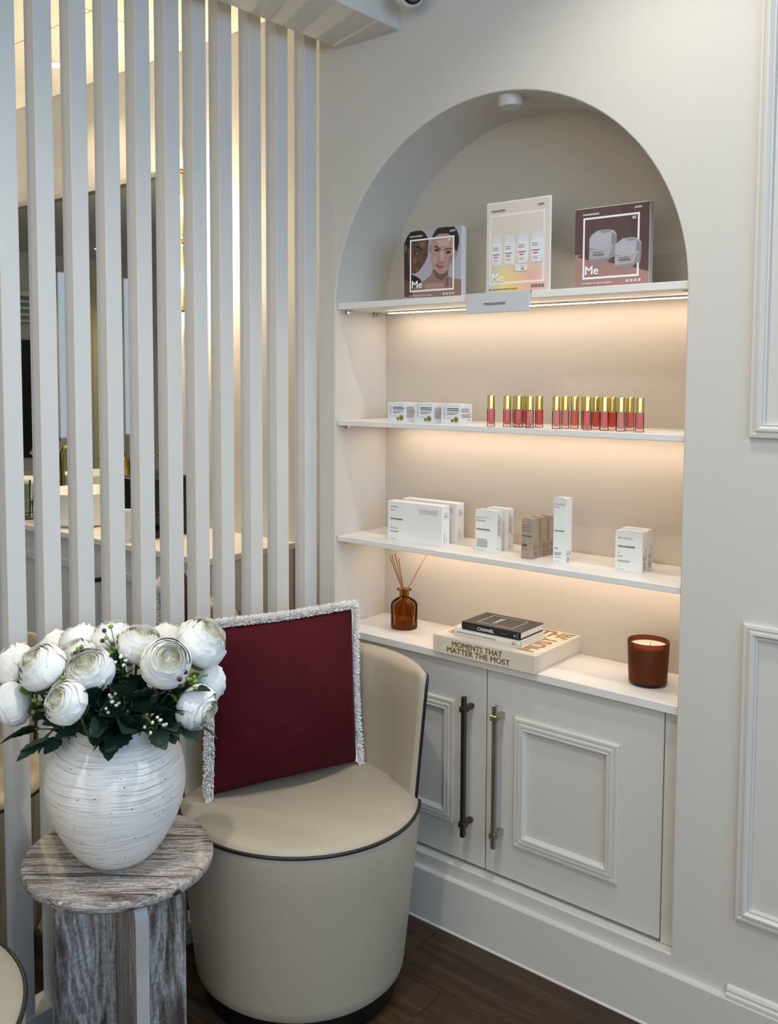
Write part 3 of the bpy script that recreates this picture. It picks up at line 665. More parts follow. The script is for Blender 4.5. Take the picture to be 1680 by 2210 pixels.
for k, u in enumerate((.175, .375, .585, .80)):
    wv = .085+.004*k; z0, z1 = .325, .635+.004*k
    a.poly([(u-wv*.62, z1), (u+wv*.62, z1), (u+wv*.92, z1-.10), (u+wv, z1-.17), (u+wv*.86, z0+.03), (u+wv*.7, z0), (u-wv*.7, z0), (u-wv*.86, z0+.03), (u-wv, z1-.17), (u-wv*.92, z1-.10)], ink('dcdcdd'))
    a.poly([(u-wv*.62, z1), (u+wv*.62, z1), (u+wv*.85, z1-.078), (u-wv*.85, z1-.078)], ink('d2d4d6'))
    a.lines(u-wv*.78, u+wv*.3, z1-.16, z1-.115, 2, M_ink_g, .35, .2); a.rect(u-wv*.78, u+wv*.45, z1-.204, z1-.196, M_ink)
    a.poly([(u-wv*.55, z1-.235), (u-wv*.62, z1-.2275), (u-wv*.55, z1-.22), (u+wv*.1, z1-.22), (u+wv*.17, z1-.2275), (u+wv*.1, z1-.235)], ink('d8623f')); a.lines(u-wv*.6, u+wv*.25, z0+.03, z0+.062, 3, M_ink_g, .3, .3)
a.poly([(.44, .305), (.46, .245), (.60, .235), (.66, .245), (.665, .30), (.64, .315), (.46, .32)], ink('dad8d6')); a.rect(.565, .572, .245, .31, M_ink_g); a.rect(.58, .605, .243, .275, ink('d8743f')); a.rect(.455, .462, .248, .312, M_ink_g)
icons(a, .74, .075, .021, M_ink, ink('e0cfc6')); a.done('picture', t)
board_common(t, Wd, H, None, M_ink, num=False, dark=True)
# 3 jar box
Wd, H = .1830, .1880
t = thing('advertising_board', 'square box-shaped maroon board printed with two cosmetic jars', 'board', (.7055, .0600, Z1), .0)
box('body', 0, Wd, 0, .021, 0, H, mat('pale_card', '#c9c4bf', .45), t, .0008, 1)
a = Art(Wd, H, -.0003)
a.rect(.003, .997, 0, .992, ink('5a4341')); a.poly([(.997, .992), (.6, .992), (.8, .6), (.997, .45)], ink('513b39'))
a.poly([(.003, .0), (.997, .0), (.997, .17), (.85, .215), (.65, .275), (.5, .30), (.42, .345), (.27, .345), (.12, .375), (.04, .41), (.1, .43), (.003, .437)], ink('a07b74'))
a.frame(.116, .871, .123, .88, .024, M_white)
def jar(u0, u1, v0, v1, lid, n1):
    wv = u1-u0; vl = v0+(v1-v0)*.45
    a.poly([(u0+.01*wv, v0+.08*(v1-v0)), (u0+.12*wv, v0), (u0+.6*wv, v0-.01), (u1-.08*wv, v0+.06), (u1-.01*wv, v0+.1), (u1, vl+.05), (u0, vl)], ink('8c8484'))
    a.poly([(u0, v0+.1*(v1-v0)), (u1-.01, v0+.13*(v1-v0)), (u1, vl+.03), (u0, vl-.02)], ink('a8a3a6')); a.poly([(u0+.7*wv, v0+.1*(v1-v0)), (u1-.01, v0+.14*(v1-v0)), (u1, vl+.03), (u0+.85*wv, vl)], ink('8d888c'))
    a.poly([(u0, vl), (u0, v0+(v1-v0)*.75), (u0+.08*wv, v1-.05), (u0+.3*wv, v1-.005), (u0+.65*wv, v1), (u1-.1*wv, v1-.02), (u1-.01*wv, v1-.07), (u1, vl+.05), (u0+.7*wv, vl+.005), (u0+.3*wv, vl-.01)], ink('aeabb3'))
    a.poly([(u0+.8*wv, vl+.02), (u0+.82*wv, v1-.04), (u1-.04*wv, v1-.07), (u1, vl+.05)], ink('85828a')); a.poly([(u0+.35*wv, v1-.012), (u0+.68*wv, v1-.006), (u1-.16*wv, v1-.035), (u0+.5*wv, v1-.045)], ink('8f8d95'))
jar(.205, .575, .325, .715, 0, '2'); jar(.555, .9, .235, .59, 0, '1')
icons(a, .725, .075, .017, M_white, ink('a07b74')); a.done('picture', t)
board_common(t, Wd, H, None, M_white)
txt(t, 'cosmelan 2', (.26*Wd, -.0026, .435*H), .14*Wd, M_ink, *FX); txt(t, 'mesoestetic', (.26*Wd, -.0026, .405*H), .155*Wd, M_ink, *FX, bold=.03)
txt(t, 'cosmelan 1', (.615*Wd, -.0026, .345*H), .14*Wd, M_ink, *FX); txt(t, 'mesoestetic', (.615*Wd, -.0026, .318*H), .155*Wd, M_ink, *FX, bold=.03)
# brand plate clipped to the front of the top shelf
t = thing('brand_plate', 'pale grey brand plate clipped to the front edge of the top shelf', 'sign', (.4406, -.002, 1.6150))
box('plate', 0, .181, 0, .0035, 0, .0492, mat('satin_grey_plate', '#c4c5c6', .3), t, .0008, 1); box('clip', 0, .181, .0035, .022, .0484, .0496, mat('satin_grey_plate', '#c4c5c6', .3), t)
txt(t, 'mesoestetic', (.0535, -.0004, .0185), .062, M_ink, *FX, bold=.015); txt(t, '®', (.1165, -.0004, .0275), .0022, M_ink, *FX)

# ------------------------------------------------------------------ counter: diffuser, books, candle
M_amber = tinted('amber_glass', '#e4cda4')
M_oil = tinted('amber_oil', '#f2d9a6')
t = thing('reed_diffuser', 'amber glass reed diffuser bottle with wooden reeds on the niche counter', 'diffuser', (.1520, .128, ZT))
lathe('bottle', [(0, 0), (.036, 0), (.0385, .003), (.0387, .0675), (.036, .075), (.028, .0825), (.018, .0875), (.0135, .0895), (.0130, .108), (.0205, .1095), (.0212, .112), (.0195, .1140), (.011, .1140), (.0105, .1105), (.0105, .089), (.016, .0855), (.026, .0805), (.033, .0735), (.0357, .0665), (.0357, .014), (.033, .011), (0, .011)], M_amber, t, 48, sharp=50)
lathe('oil', [(0, .0112), (.0325, .0112), (.0352, .0145), (.0352, .0665), (0, .0665)], M_oil, t, 48)
M_reed = mat('rattan_reed', '#a5673c', .7)
for (dx, dy, z), (bx, by) in zip(((-.030, -.030, .208), (-.026, -.026, .2115), (-.019, -.020, .2155), (-.010, -.014, .200), (.048, .040, .210)), ((.02, .018), (.022, .01), (.014, .02), (.008, .012), (-.022, -.015))):
    tube('reed', [(bx, by, .0115), (bx*.15+dx*.12, by*.15+dy*.12, .1), (dx, dy, z)], .0013, M_reed, t, 6)
M_linen = mat('cream_linen_cover', '#d9cdb9', .8, spec=.2, bump=(900, .15, .0005)); M_foil = mat('antique_gold_foil', '#a98c5a', .38, .75); M_page = mat('page_edges', '#e3d9c9', .9, bump=(40, .4, .001, (1, 1, 30)))
t = thing('photo_album', 'large cream album lying flat under two smaller books on the niche counter', 'book', (.3505, -.0065, ZT), .004)
AW, AD, AH = .3035, .2440, .0470
box('case', 0, AW-.0, 0, AD, 0, AH, M_linen, t, .0015, 1)
mobj('case_seam', [(AW+.0004, .004, .006), (AW+.0004, AD, .006), (AW+.0004, AD, .0068), (AW+.0004, .004, .0068)], [(0, 1, 2, 3)], mat('seam', '#7d6c55', .8), t)
txt(t, 'MOMENTS THAT', (.061, -.0005, .0245), .150, M_foil, *FX, height=.0148, bold=.035)
txt(t, 'MATTER THE MOST', (.045, -.0005, .0075), .188, M_foil, *FX, height=.0148, bold=.035)
txt(t, 'PRINTWORKS', (.288, -.0005, .008), .030, M_page, (0, 0, 1), (-1, 0, 0), spacing=1.3); txt(t, 'COFFEE TABLE', (.0185, -.0005, .008), .030, M_page, (0, 0, 1), (-1, 0, 0), bold=.02); txt(t, 'PHOTO ALBUM', (.0265, -.0005, .008), .030, M_page, (0, 0, 1), (-1, 0, 0), bold=.02)
ZH = AH+.0006; M_foil2 = mat('gold_foil', '#c6a25e', .35, .7)
for s_, x_, y_, w_ in (('MOMENTS', .028, .172, .170), ('THAT', .215, .172, .075), ('MATTER', .040, .118, .130), ('THE', .235, .172, .055), ('MOST', .212, .098, .080)):
    if s_ in ('MOMENTS', 'MATTER'): txt(t, s_, (.020, .035 if s_ == 'MOMENTS' else .10, ZH), .06, M_foil2, (1, 0, 0), (0, 1, 0), height=.038, bold=.035)
    elif s_ == 'THE': txt(t, s_, (.205, .176, ZH), .090, M_foil2, (1, 0, 0), (0, 1, 0), height=.050, bold=.035)
    elif s_ == 'MOST': txt(t, s_, (.284, .022, ZH), .140, M_foil2, (0, 1, 0), (-1, 0, 0), height=.046, bold=.035)
t = thing('hardback_book', 'white hardback with patterned cover, between the album and the black book', 'book', (.3980, .0235, ZT+AH+.0006), .0)
BW, BD, BH = .1985, .122, .0185
M_wb = mat('white_book_cover', '#ddd6cd', .5)
def book(t, BW, BD, BH, mcover, mspine):
    box('page_block', .006, BW-.003, .004, BD-.004, .0025, BH-.0025, M_page, t)
    box('cover', 0, BW, 0, BD, BH-.0022, BH, mcover, t, .0006, 1); box('cover', 0, BW, 0, BD, 0, .0022, mcover, t, .0006, 1)
    v, f = grid(lambda u, q: (u*BW, .0022-.0034*sin(pi*q), q*BH), 2, 9); k = len(v)
    v2 = v+[(x, .004, z) for x, y_, z in v]; f2 = f+[(i+k, j+k, l+k, m_+k) for i, j, l, m_ in [x[::-1] for x in f]]
    return mobj('spine', v2, f2, mspine, t, True)
book(t, BW, BD, BH, M_wb, M_wb)
txt(t, "GEORGE: STRAIGHT FROM THE HORSE'S MOUTH", (.008, -.0017, .0078), .118, mat('brown_print', '#5a3a2c', .6), *FX, height=.0032, bold=.02)
a = Art(1, 1, -.0016); a.ell(.178, .0095, .0042, .0042, ink('8c3a32'), 16); a.ell(.178, .0095, .0026, .0026, ink('e6dfd6'), 12); a.poly([(.1765, .008), (.1795, .008), (.178, .0113)], ink('8c3a32')); a.rect(.186, .1866, .003, .016, M_ink_g); a.done('spine_mark', t)
def speckle():
    v = []; f = []
    for i in range(90):
        x, y_ = random.uniform(.002, BW-.004), random.choice((random.uniform(.002, .010), random.uniform(.002, BD-.004))); r = random.uniform(.0006, .0016); b = len(v)
        v.extend([(x-r, y_-r*.6, BH+.0003), (x+r, y_-r*.4, BH+.0003), (x+r*.4, y_+r, BH+.0003)]); f.append((b, b+1, b+2))
    o = mobj('cover_pattern', v, f, M_ink_g, t); o['kind'] = 'stuff'
speckle()
t = thing('hardback_book', 'black hardback with white lettering, topmost of the book stack', 'book', (.4215, .0225, ZT+AH+BH+.0012), .015)
CW, CDp, CH = .1715, .1210, .0200
M_bk = mat('black_book_cover', '#1d1c1b', .42)
book(t, CW, CDp, CH, M_bk, M_bk)
txt(t, 'CHANEL', (.048, -.0017, .0050), .050, M_white, *FX, height=.0085, bold=.03); txt(t, 'LITTLE BOOK OF', (.018, -.0017, .0078), .026, M_ink_g, *FX, height=.0026)
txt(t, 'W', (.1535, -.0017, .0065), .0075, M_white, *FX); front = Art(1, 1, -.0015); front.lines(.118, .138, .007, .0115, 2, M_ink_g, .3, .2); front.rect(.165, .1655, .003, .017, M_white); front.done('spine_print', t)
zt = CH+.0003
def flat_frame(x0, x1, y0, y1, w_, m):
    v = []; f = []
    for a0, a1, b0, b1 in ((x0, x1, y0, y0+w_), (x0, x1, y1-w_, y1), (x0, x0+w_, y0+w_, y1-w_), (x1-w_, x1, y0+w_, y1-w_)):
        b = len(v); v.extend([(a0, b0, zt), (a1, b0, zt), (a1, b1, zt), (a0, b1, zt)]); f.append((b, b+1, b+2, b+3))
    return mobj('cover_frame', v, f, m, t)
# the cover reads from its right-hand edge
flat_frame(.034, .138, .020, .104, .0016, M_white)
txt(t, 'CHANEL', (.0800, .034, zt), .056, M_white, (0, 1, 0), (-1, 0, 0), height=.0115, bold=.03)
for x_ in (.066, .094, .112): mobj('cover_rule', [(x_, .040, zt), (x_+.0008, .040, zt), (x_+.0008, .084, zt), (x_, .084, zt)], [(0, 1, 2, 3)], M_ink_g, t)
txt(t, 'EMMA BAXTER-WRIGHT', (.152, .038, zt), .046, M_ink_g, (0, 1, 0), (-1, 0, 0), height=.003)
M_cg = tinted('frosted_brown_glass', '#cf9a78', .35, body='#9a5c38', bodyfac=.5); M_cgd = mat('brown_glass_base', '#1d110b', .25, spec=.4)
M_wax = mat('cream_wax', '#f0e0d0', .6, Subsurface_Weight=.3, Subsurface_Radius=(.01, .006, .004))
t = thing('candle', 'cream wax candle in a frosted brown glass tumbler on the niche counter', 'candle', (.8830, .119, ZT))
lathe('tumbler', [(.0, .009), (.0415, .009), (.0425, .012), (.0462, .1018), (.0470, .1030), (.0482, .1018), (.0440, .0085)], M_cg, t, 64, sharp=50)
lathe('base', [(0, 0), (.0405, 0), (.0428, .002), (.0441, .0086), (0, .0088)], M_cgd, t, 64)
lathe('wax', [(0, .0105), (.0410, .0105), (.0420, .0130), (.0445, .0905), (.043, .0915), (0, .0912)], M_wax, t, 64)
tube('wick', [(.004, 0, .091), (.0042, .001, .098)], .0006, M_ink, t, 6)

# ------------------------------------------------------------------ tub chairs
def tub_chair(label, loc, rotz):
    t = thing('tub_chair', label, 'chair', loc, rotz, 'greige tub chairs')
    lathe('plinth', [(0, 0), (.232, 0), (.232, .05), (0, .05)], M_black, t, 64)
    lathe('base', [(0, .05), (.225, .05), (.243, .052), (.2505, .060), (.2535, .08), (.268, .22), (.283, .36), (.2885, .425), (.2875, .440), (.282, .445), (0, .445)], M_leather, t, 80)
    lathe('seat', [(.281, .4445), (.2845, .4475), (.279, .4545), (.262, .462), (.22, .470), (.15, .4755), (.07, .478), (0, .4785)], M_leather, t, 80)
    n = 60; bm = bmesh.new()
    bm_tube(bm, [(.2872*sin(a), .2872*cos(a), .4462) for a in [radians(93+(267-93)*i/n) for i in range(n+1)]], .0042, 8); bmobj('seat_piping', bm, M_piping, t, True)
    # wrap-around backrest
    PM = radians(93); nf = 72; rc = .022; prof = []; bm = bmesh.new(); rings = []; outer = []
    def ro(z): return .2795+(z-.47)*.084
    for i in range(nf+1):
        # denser near the ends
        s = -1+2*i/nf; s = math.copysign(1-(1-abs(s))**1.35, s); ph = PM*s
        d = .29*(PM-abs(ph)); zt = .757-(rc-sqrt(max(0, rc*rc-(rc-min(d, rc))**2)))
        th = .014+.050*(1-math.exp(-d/.07)); rr = min(.020, th*.5); pts = []
        for z in (.44, .47, .52, .58, .64, zt-rr):
            pts.append((ro(z)-th+.012*max(0, (.52-z)/.08)*0, z))
        for k in range(1, 9):
            a = pi-pi*k/9; m_ = (ro(zt)-th/2); pts.append((m_+(th/2)*cos(a), zt-rr+rr*sin(a)))
        for z in (zt-rr, .64, .58, .52, .47, .44): pts.append((ro(min(z, zt)), min(z, zt-rr)))
        rings.append([bm.verts.new((r*sin(ph), r*cos(ph), z)) for r, z in pts]); outer.append(((ro(zt)+.001)*sin(ph), (ro(zt)+.001)*cos(ph), zt-rr*.9))
    for a, b in zip(rings, rings[1:]):
        for k in range(len(a)-1): bm.faces.new((a[k], a[k+1], b[k+1], b[k]))
    bm.faces.new(rings[0]); bm.faces.new(rings[-1][::-1])
    o = bmobj('backrest', bm, M_leather, t, True); autosmooth(o, 60)
    e0 = [((ro(z)+.001)*sin(-PM), (ro(z)+.001)*cos(-PM), z) for z in (.448, .5, .56, .62, .68)]; e1 = [(-x, y, z) for x, y, z in e0][::-1]
    bm = bmesh.new(); bm_tube(bm, e0+outer+e1, .0040, 8); bmobj('back_piping', bm, M_piping, o, True)
    # low crease where the seat meets the back
    bm = bmesh.new(); bm_tube(bm, [(.226*sin(a), .226*cos(a), .468) for a in [radians(-90+180*i/40) for i in range(41)]], .0035, 6); bmobj('seam_welt', bm, M_leather, t, True)
    return t
ch = tub_chair('greige leather tub chair holding the burgundy cushion, beside the stone table', (.2430, -.399, 0), .711)
dup(ch, (.2500, -1.457, 0), 2.6, 'greige leather tub chair without a cushion, across the stone table from its twin')
dup(ch, (-.52, -.93, 0), pi*.52, 'greige tub chair without a cushion seen through the slat screen')
dup(ch, (-.50, -.325, 0), -pi*.25, 'greige tub chair with a burgundy cushion seen through the slat screen')

def cushion(label, c, th, lean, roll, s):
    t = thing('cushion', label, 'cushion', (0, 0, 0), 0, 'burgundy fringed cushions')
    e = Vector((cos(th), sin(th), 0)); n = Vector((sin(th), -cos(th), 0)); u = Vector((0, 0, 1))*cos(lean)-n*sin(lean); nn = e.cross(u).normalized()
    e2 = e*cos(roll)+u*sin(roll); u2 = u*cos(roll)-e*sin(roll)
    t.matrix_world = Matrix(((e2.x, -nn.x, u2.x, c[0]), (e2.y, -nn.y, u2.y, c[1]), (e2.z, -nn.z, u2.z, c[2]), (0, 0, 0, 1)))   # local -y = front
    h = s/2; T = .092; N_ = 40
    rnd = random.Random(3)
    def outline(a, b):
        return (a*h*(1-.045*(1-b*b)), b*h*(1-.03*(1-a*a)))
    def wr(a, b):
        return .004*sin(5*a+3*b)*sin(2.2*b+1)+.011*math.exp(-((a-.02)**2*70+(b-.72)**2*7))-.007*math.exp(-((a+.12)**2*60+(b-.8)**2*9))+.006*math.exp(-((a+.85)**2*12+(b+.85)**2*12))*sin(14*(a-b))+.0035*math.exp(-((a-.8)**2*30+(b-.8)**2*30))*sin(30*(a-b))
    v = []; f = []
    for sgn in (-1, 1):
        b0 = len(v)
        for j in range(N_+1):
            for i in range(N_+1):
                a, b = -1+2*i/N_, -1+2*j/N_
                a, b = sin(a*pi/2), sin(b*pi/2)
                x, z = outline(a, b); k = max(0, (1-a*a)*(1-b*b))
                y = sgn*(1.12*T*k**.58*(1-.12*b)+wr(a, b)*min(1, k*5))
                v.append((x, y, z))
        for j in range(N_):
            for i in range(N_):
                q = (b0+j*(N_+1)+i, b0+j*(N_+1)+i+1, b0+(j+1)*(N_+1)+i+1, b0+(j+1)*(N_+1)+i); f.append(q if sgn < 0 else q[::-1])
    bm = bmesh.new(); me = bpy.data.meshes.new('cover'); me.from_pydata(v, [], f); bm.from_mesh(me); bmesh.ops.remove_doubles(bm, verts=bm.verts[:], dist=1e-5); bpy.data.meshes.remove(me)
    bmobj('cover', bm, M_velvet, t, True)
    # brush fringe: a cord with thousands of short cut threads
    path = []; m_ = 60
    for k in range(m_+1): path.append((-1, -1+2*k/m_))
    for k in range(1, m_+1): path.append((-1+2*k/m_, 1))
    for k in range(1, m_+1): path.append((1, 1-2*k/m_))
    P = [Vector((outline(a, b)[0], 0, outline(a, b)[1])) for a, b in path]
    bm = bmesh.new(); bm_tube(bm, P, .0055, 6); bmobj('fringe_cord', bm, M_fringe, t, True)
    v = []; f = []
    for q in range(11000):
        k = rnd.random()*(len(P)-1); i = int(k); p = P[i].lerp(P[i+1], k-i); tg = (P[i+1]-P[i]).normalized()
        a, b = path[i]; out = Vector((-tg.z, 0, tg.x))
        # fan the threads round the corners
        ca = Vector((a, 0, b)); cn = (abs(a)*abs(b))**6; out = (out*(1-cn)+ca.normalized()*cn).normalized()
        el = rnd.uniform(-1.5, 1.5); d = (out*cos(el)+Vector((0, 1, 0))*sin(el)+tg*rnd.uniform(-.45, .45)).normalized()
        ln = rnd.uniform(.017, .0245)*(1.0 if abs(el) < 1 else .8); wv = d.cross(Vector((rnd.gauss(0, 1), rnd.gauss(0, 1), rnd.gauss(0, 1)))).normalized()*.0011
        p0 = p+d*.003; p1 = p+d*ln*.6+tg*rnd.uniform(-.002, .002); p2 = p+d*ln+tg*rnd.uniform(-.004, .004)+Vector((0, 0, -.0015))
        b0 = len(v); v += [p0-wv, p0+wv, p1-wv, p1+wv, p2-wv*.7, p2+wv*.7]; f += [(b0, b0+1, b0+3, b0+2), (b0+2, b0+3, b0+5, b0+4)]
    o = mobj('fringe', v, f, M_fringe, t); o['kind'] = 'stuff'
    return t
cushion('burgundy velvet cushion with white brush fringe leaning in the tub chair by the cabinet', (.186, -.393, .677), 1.235, .06, .0, .393)
cushion('burgundy velvet cushion with white fringe in the chair behind the slat screen', (-.425, -.235, .672), 2.35, .12, 0, .40)

# ------------------------------------------------------------------ stone side table, vase, bouquet
tb = thing('side_table', 'round brown-and-grey veined stone side table on a cross base', 'table', (.2173, -.899, 0))
lathe('table_top', [(0, .4795), (.180, .4795), (.1855, .4805), (.1882, .4835), (.1886, .490), (.1882, .4965), (.1855, .4995), (.180, .5), (0, .5)], M_marble_top, tb, 96)
def fin(dirx, diry, m, l=.150, th=.0125, rc=.055, name='leg_panel'):
    pts = [(.0126, 0), (l, 0)]+[(l-rc+rc*cos(a), .4793-rc+rc*sin(a)) for a in [pi/2*i/12 for i in range(13)]]+[(.0126, .4793)]
    d = Vector((dirx, diry, 0)).normalized(); p = Vector((-d.y, d.x, 0)); bm = bmesh.new()
    A = [bm.verts.new(d*s+p*th+Vector((0, 0, z))) for s, z in pts]; B = [bm.verts.new(d*s-p*th+Vector((0, 0, z))) for s, z in pts]
    bm.faces.new(A); bm.faces.new(B[::-1])
    for i in range(len(pts)): j = (i+1) % len(pts); bm.faces.new((A[i], A[j], B[j], B[i]))
    o = bmobj(name, bm, [m, M_marble_edge], tb)
    for f in o.data.polygons:
        if abs(f.normal.dot(p)) < .5: f.material_index = 1
    return o
M_marble_edge = marble('pale_stone_edge', (9, 9, 3), (0, .3, 0))
bsdf(M_marble_edge).inputs['Base Color'].default_value = lin('#b3b0ac')
for l_ in list(M_marble_edge.node_tree.links):
    if l_.to_socket == bsdf(M_marble_edge).inputs['Base Color']: M_marble_edge.node_tree.links.remove(l_)
fin(-.34, -.94, M_marble_leg, .134); fin(.94, -.34, M_marble_mid, .155); fin(.34, .94, M_marble_leg, .134); fin(-.94, .34, M_marble_mid, .138)
box('core', -.0125, .0125, -.0125, .0125, 0, .4793, M_marble_leg, tb)
VC = Vector((.225, -.909, .5))
vz = thing('vase', 'bulbous off-white vase with brushed, speckled surface on the stone table', 'vase', VC)
lathe('body', [(0.0000, 0), (0.0573, 0), (0.0649, .004), (0.0802, .0175), (0.0955, .038), (0.1089, .060), (0.1213, .085), (0.1308, .112), (0.1361, .140), (0.1370, .160), (0.1342, .190), (0.1280, .212), (0.1179, .231), (0.1031, .247), (0.0879, .257), (0.0797, .263), (0.0778, .268), (0.0754, .270), (0.0726, .2685), (0.0726, .262), (0.0821, .253), (0.0955, .242), (0.1146, .225), (0.1241, .20), (0.1241, .13), (0.0859, .04), (0.0000, .02)], M_vase, vz, 96, sharp=60)
MOUTH = Vector((.227, -.899, .762))
def unit_petal(seed, R, zt, rtop, w, z0=-.74):
    rd = random.Random(seed); p1, p2 = rd.uniform(0, 6), rd.uniform(0, 6); zz = z0*min(1, R+.12)
    pf = [(0, .10), (.10, .46), (.25, .80), (.45, 1.), (.62, 1.0), (.8, .5+.5*rtop+.06), (.93, rtop+.02), (1., rtop+.015)]
    def rad(v):
        for (a, x), (b, y_) in zip(pf, pf[1:]):
            if v <= b: t_ = (v-a)/(b-a); return x+(y_-x)*t_
        return pf[-1][1]
    def fn(i, j):
        u = -1+2*i; v = j*(1-.13*abs(u)**2.5)
        ang = u*w*(.35+.65*min(1, (v*1.9)**.6)); r = R*rad(v)*(1+.02*sin(3.1*u+p1)*v*v)
        r += R*(.035*abs(u)**3*v+.02*max(0, v-.85)/.15*sin(5*u+p2))
        return (r*cos(ang), r*sin(ang), zz+(zt-zz)*v**.95+.025*sin(4*u+p2)*v*v)
    return grid(fn, 9, 11)
def rose_protos(seed):
    rd = random.Random(seed); out = []
    for li, (n, R, zt, rt_, w_) in enumerate(((5, 1.0, .50, .86, .92), (5, .93, .66, .78, .92), (5, .84, .76, .72, .92), (5, .70, .82, .70, .92))):
        for k in range(n):
            v, f = unit_petal(rd.random()*1000, R*rd.uniform(.98, 1.03), zt*rd.uniform(.93, 1.07), rt_+rd.uniform(-.04, .05), w_*rd.uniform(.95, 1.08))
            me = bpy.data.meshes.new('petal'); a = 2*pi*(k+.5*(li % 2))/n+rd.uniform(-.15, .15); Rm = Matrix.Rotation(a, 3, 'Z')
            me.from_pydata([Rm@Vector(x) for x in v], [], f); me.materials.append(M_petal)
            for p in me.polygons: p.use_smooth = True
            out.append(('petal', me))
    V = []; F = []
    for n, R, zt, rt_, w_ in ((5, .56, .83, .72, .95), (5, .45, .83, .74, .95), (4, .35, .81, .76, 1.1), (4, .26, .79, .78, 1.1), (3, .17, .77, .8, 1.3), (3, .09, .75, .8, 1.3)):
        for k in range(n):
            v, f = unit_petal(rd.random()*1000, R, zt*rd.uniform(.95, 1.04), rt_, w_, -.2); Rm = Matrix.Rotation(2*pi*k/n+rd.random(), 3, 'Z'); b = len(V)
            V += [Rm@Vector(x) for x in v]; F += [tuple(b+i for i in q) for q in f]
    # a fill that closes the cup below the inner petals
    n = 16; b = len(V); V += [(0, 0, .62)]+[(.72*cos(2*pi*k/n), .72*sin(2*pi*k/n), .52) for k in range(n)]; F += [(b, b+1+k, b+1+(k+1) % n) for k in range(n)]
    me = bpy.data.meshes.new('rose_heart'); me.from_pydata(V, [], F); me.materials.append(M_heart)
    for p in me.polygons: p.use_smooth = True
    out.append(('rose_heart', me))
    for k in range(5):
        def sp(i, j):
            u = -1+2*i; a = u*.42*sin(pi*min(1, j*.85+.12)); r = .15+.72*sin(j*1.35); return (r*cos(a), r*sin(a), -.80+.42*j*j-.12*sin(j*6+k)*j*.3)
        v, f = grid(sp, 5, 6); Rm = Matrix.Rotation(2*pi*k/5+.3, 3, 'Z'); me = bpy.data.meshes.new('sepal'); me.from_pydata([Rm@(Vector(x)*1.04) for x in v], [], f); me.materials.append(M_sepal)
        for p in me.polygons: p.use_smooth = True
        out.append(('sepal', me))
    return out
RP = [rose_protos(s) for s in (11, 23, 37)]
ROSES = [(.054, -1.023, .880, .0404, 'beside the outermost bloom over the screen side, its top turned up'), (.174, -1.034, .900, .0435, 'overlapping the outermost bloom over the screen side'), (.022, -.909, .879, .0393, 'half hidden at the back, near the screen'),
         (.099, -.904, .907, .0401, 'at the back against the slats, behind dark berries'), (.105, -1.056, .823, .0406, 'hanging lowest over the screen side of the vase'), (.275, -1.047, .860, .0380, 'half open and hanging low in front, over the white sprigs'),
         (.244, -.976, .895, .0437, 'in front, tilted up beside green berries'), (.162, -.951, .899, .0370, 'mostly hidden behind the front bloom with green berries'), (.174, -.874, .923, .0394, 'at the back beside the dark berry sprig'),
         (.258, -.871, .922, .0419, 'near the middle of the bouquet with a closed cup'), (.362, -.889, .915, .0451, 'wide open with a cream heart, facing the room'), (.227, -.775, .911, .0360, 'small and half hidden between two larger blooms'),
         (.350, -.794, .929, .0484, 'largest and highest, touching the cushion'), (.336, -.767, .843, .0390, 'tucked under the largest bloom beside the cushion'), (.381, -.835, .822, .0415, 'hanging lowest beside the cushion')]
def stem_pts(p, q, bend):
    p, q = Vector(p), Vector(q); m_ = (p+q)/2+Vector((0, 0, bend)); return [p, p*.45+m_*.55, m_, q*.6+m_*.4, q]
for i, (x, y, z, r, where) in enumerate(ROSES):
    p = Vector((x, y, z)); ax = (p-(MOUTH+Vector((0, 0, .02)))).normalized()
    toward = (CAM-p).normalized()
    k = {10: 1.6, 6: .7, 5: .35, 4: .1, 14: .3}.get(i, .35); ax = (ax+toward*k+Vector((0, 0, .25))).normalized()
    if i == 4: ax = Vector((-.35, -.75, -.25)).normalized()
    if i == 14: ax = (Vector((.75, .3, -.35))+toward*.3).normalized()
    if i == 13: ax = (Vector((.45, .8, .1))).normalized()
    if i == 5: ax = (toward*.5+Vector((-.2, -.5, .35))).normalized()
    t = thing('white_rose', 'white artificial rose, '+where, 'rose', p, 0, 'white roses in the vase')
    qm = ax.to_track_quat('Z', 'Y').to_matrix().to_4x4() @ Matrix.Rotation(i*1.7, 4, 'Z')
    t.matrix_world = Matrix.Translation(p) @ qm @ Matrix.Diagonal((r*1.07, r*1.07, r*1.08, 1))
    for nm, me in RP[i % 3]:
        o = bpy.data.objects.new(nm, me); COL.objects.link(o); o.parent = t
    inv = t.matrix_world.inverted(); base = p-ax*r*.78
    tgt = MOUTH+Vector(((x-MOUTH.x)*.18, (y-MOUTH.y)*.18, -.10))
    bm = bmesh.new(); bm_tube(bm, [inv@q for q in stem_pts(base, tgt, -.012)], .0026/r, 6); bmobj('stem', bm, M_stem, t, True)
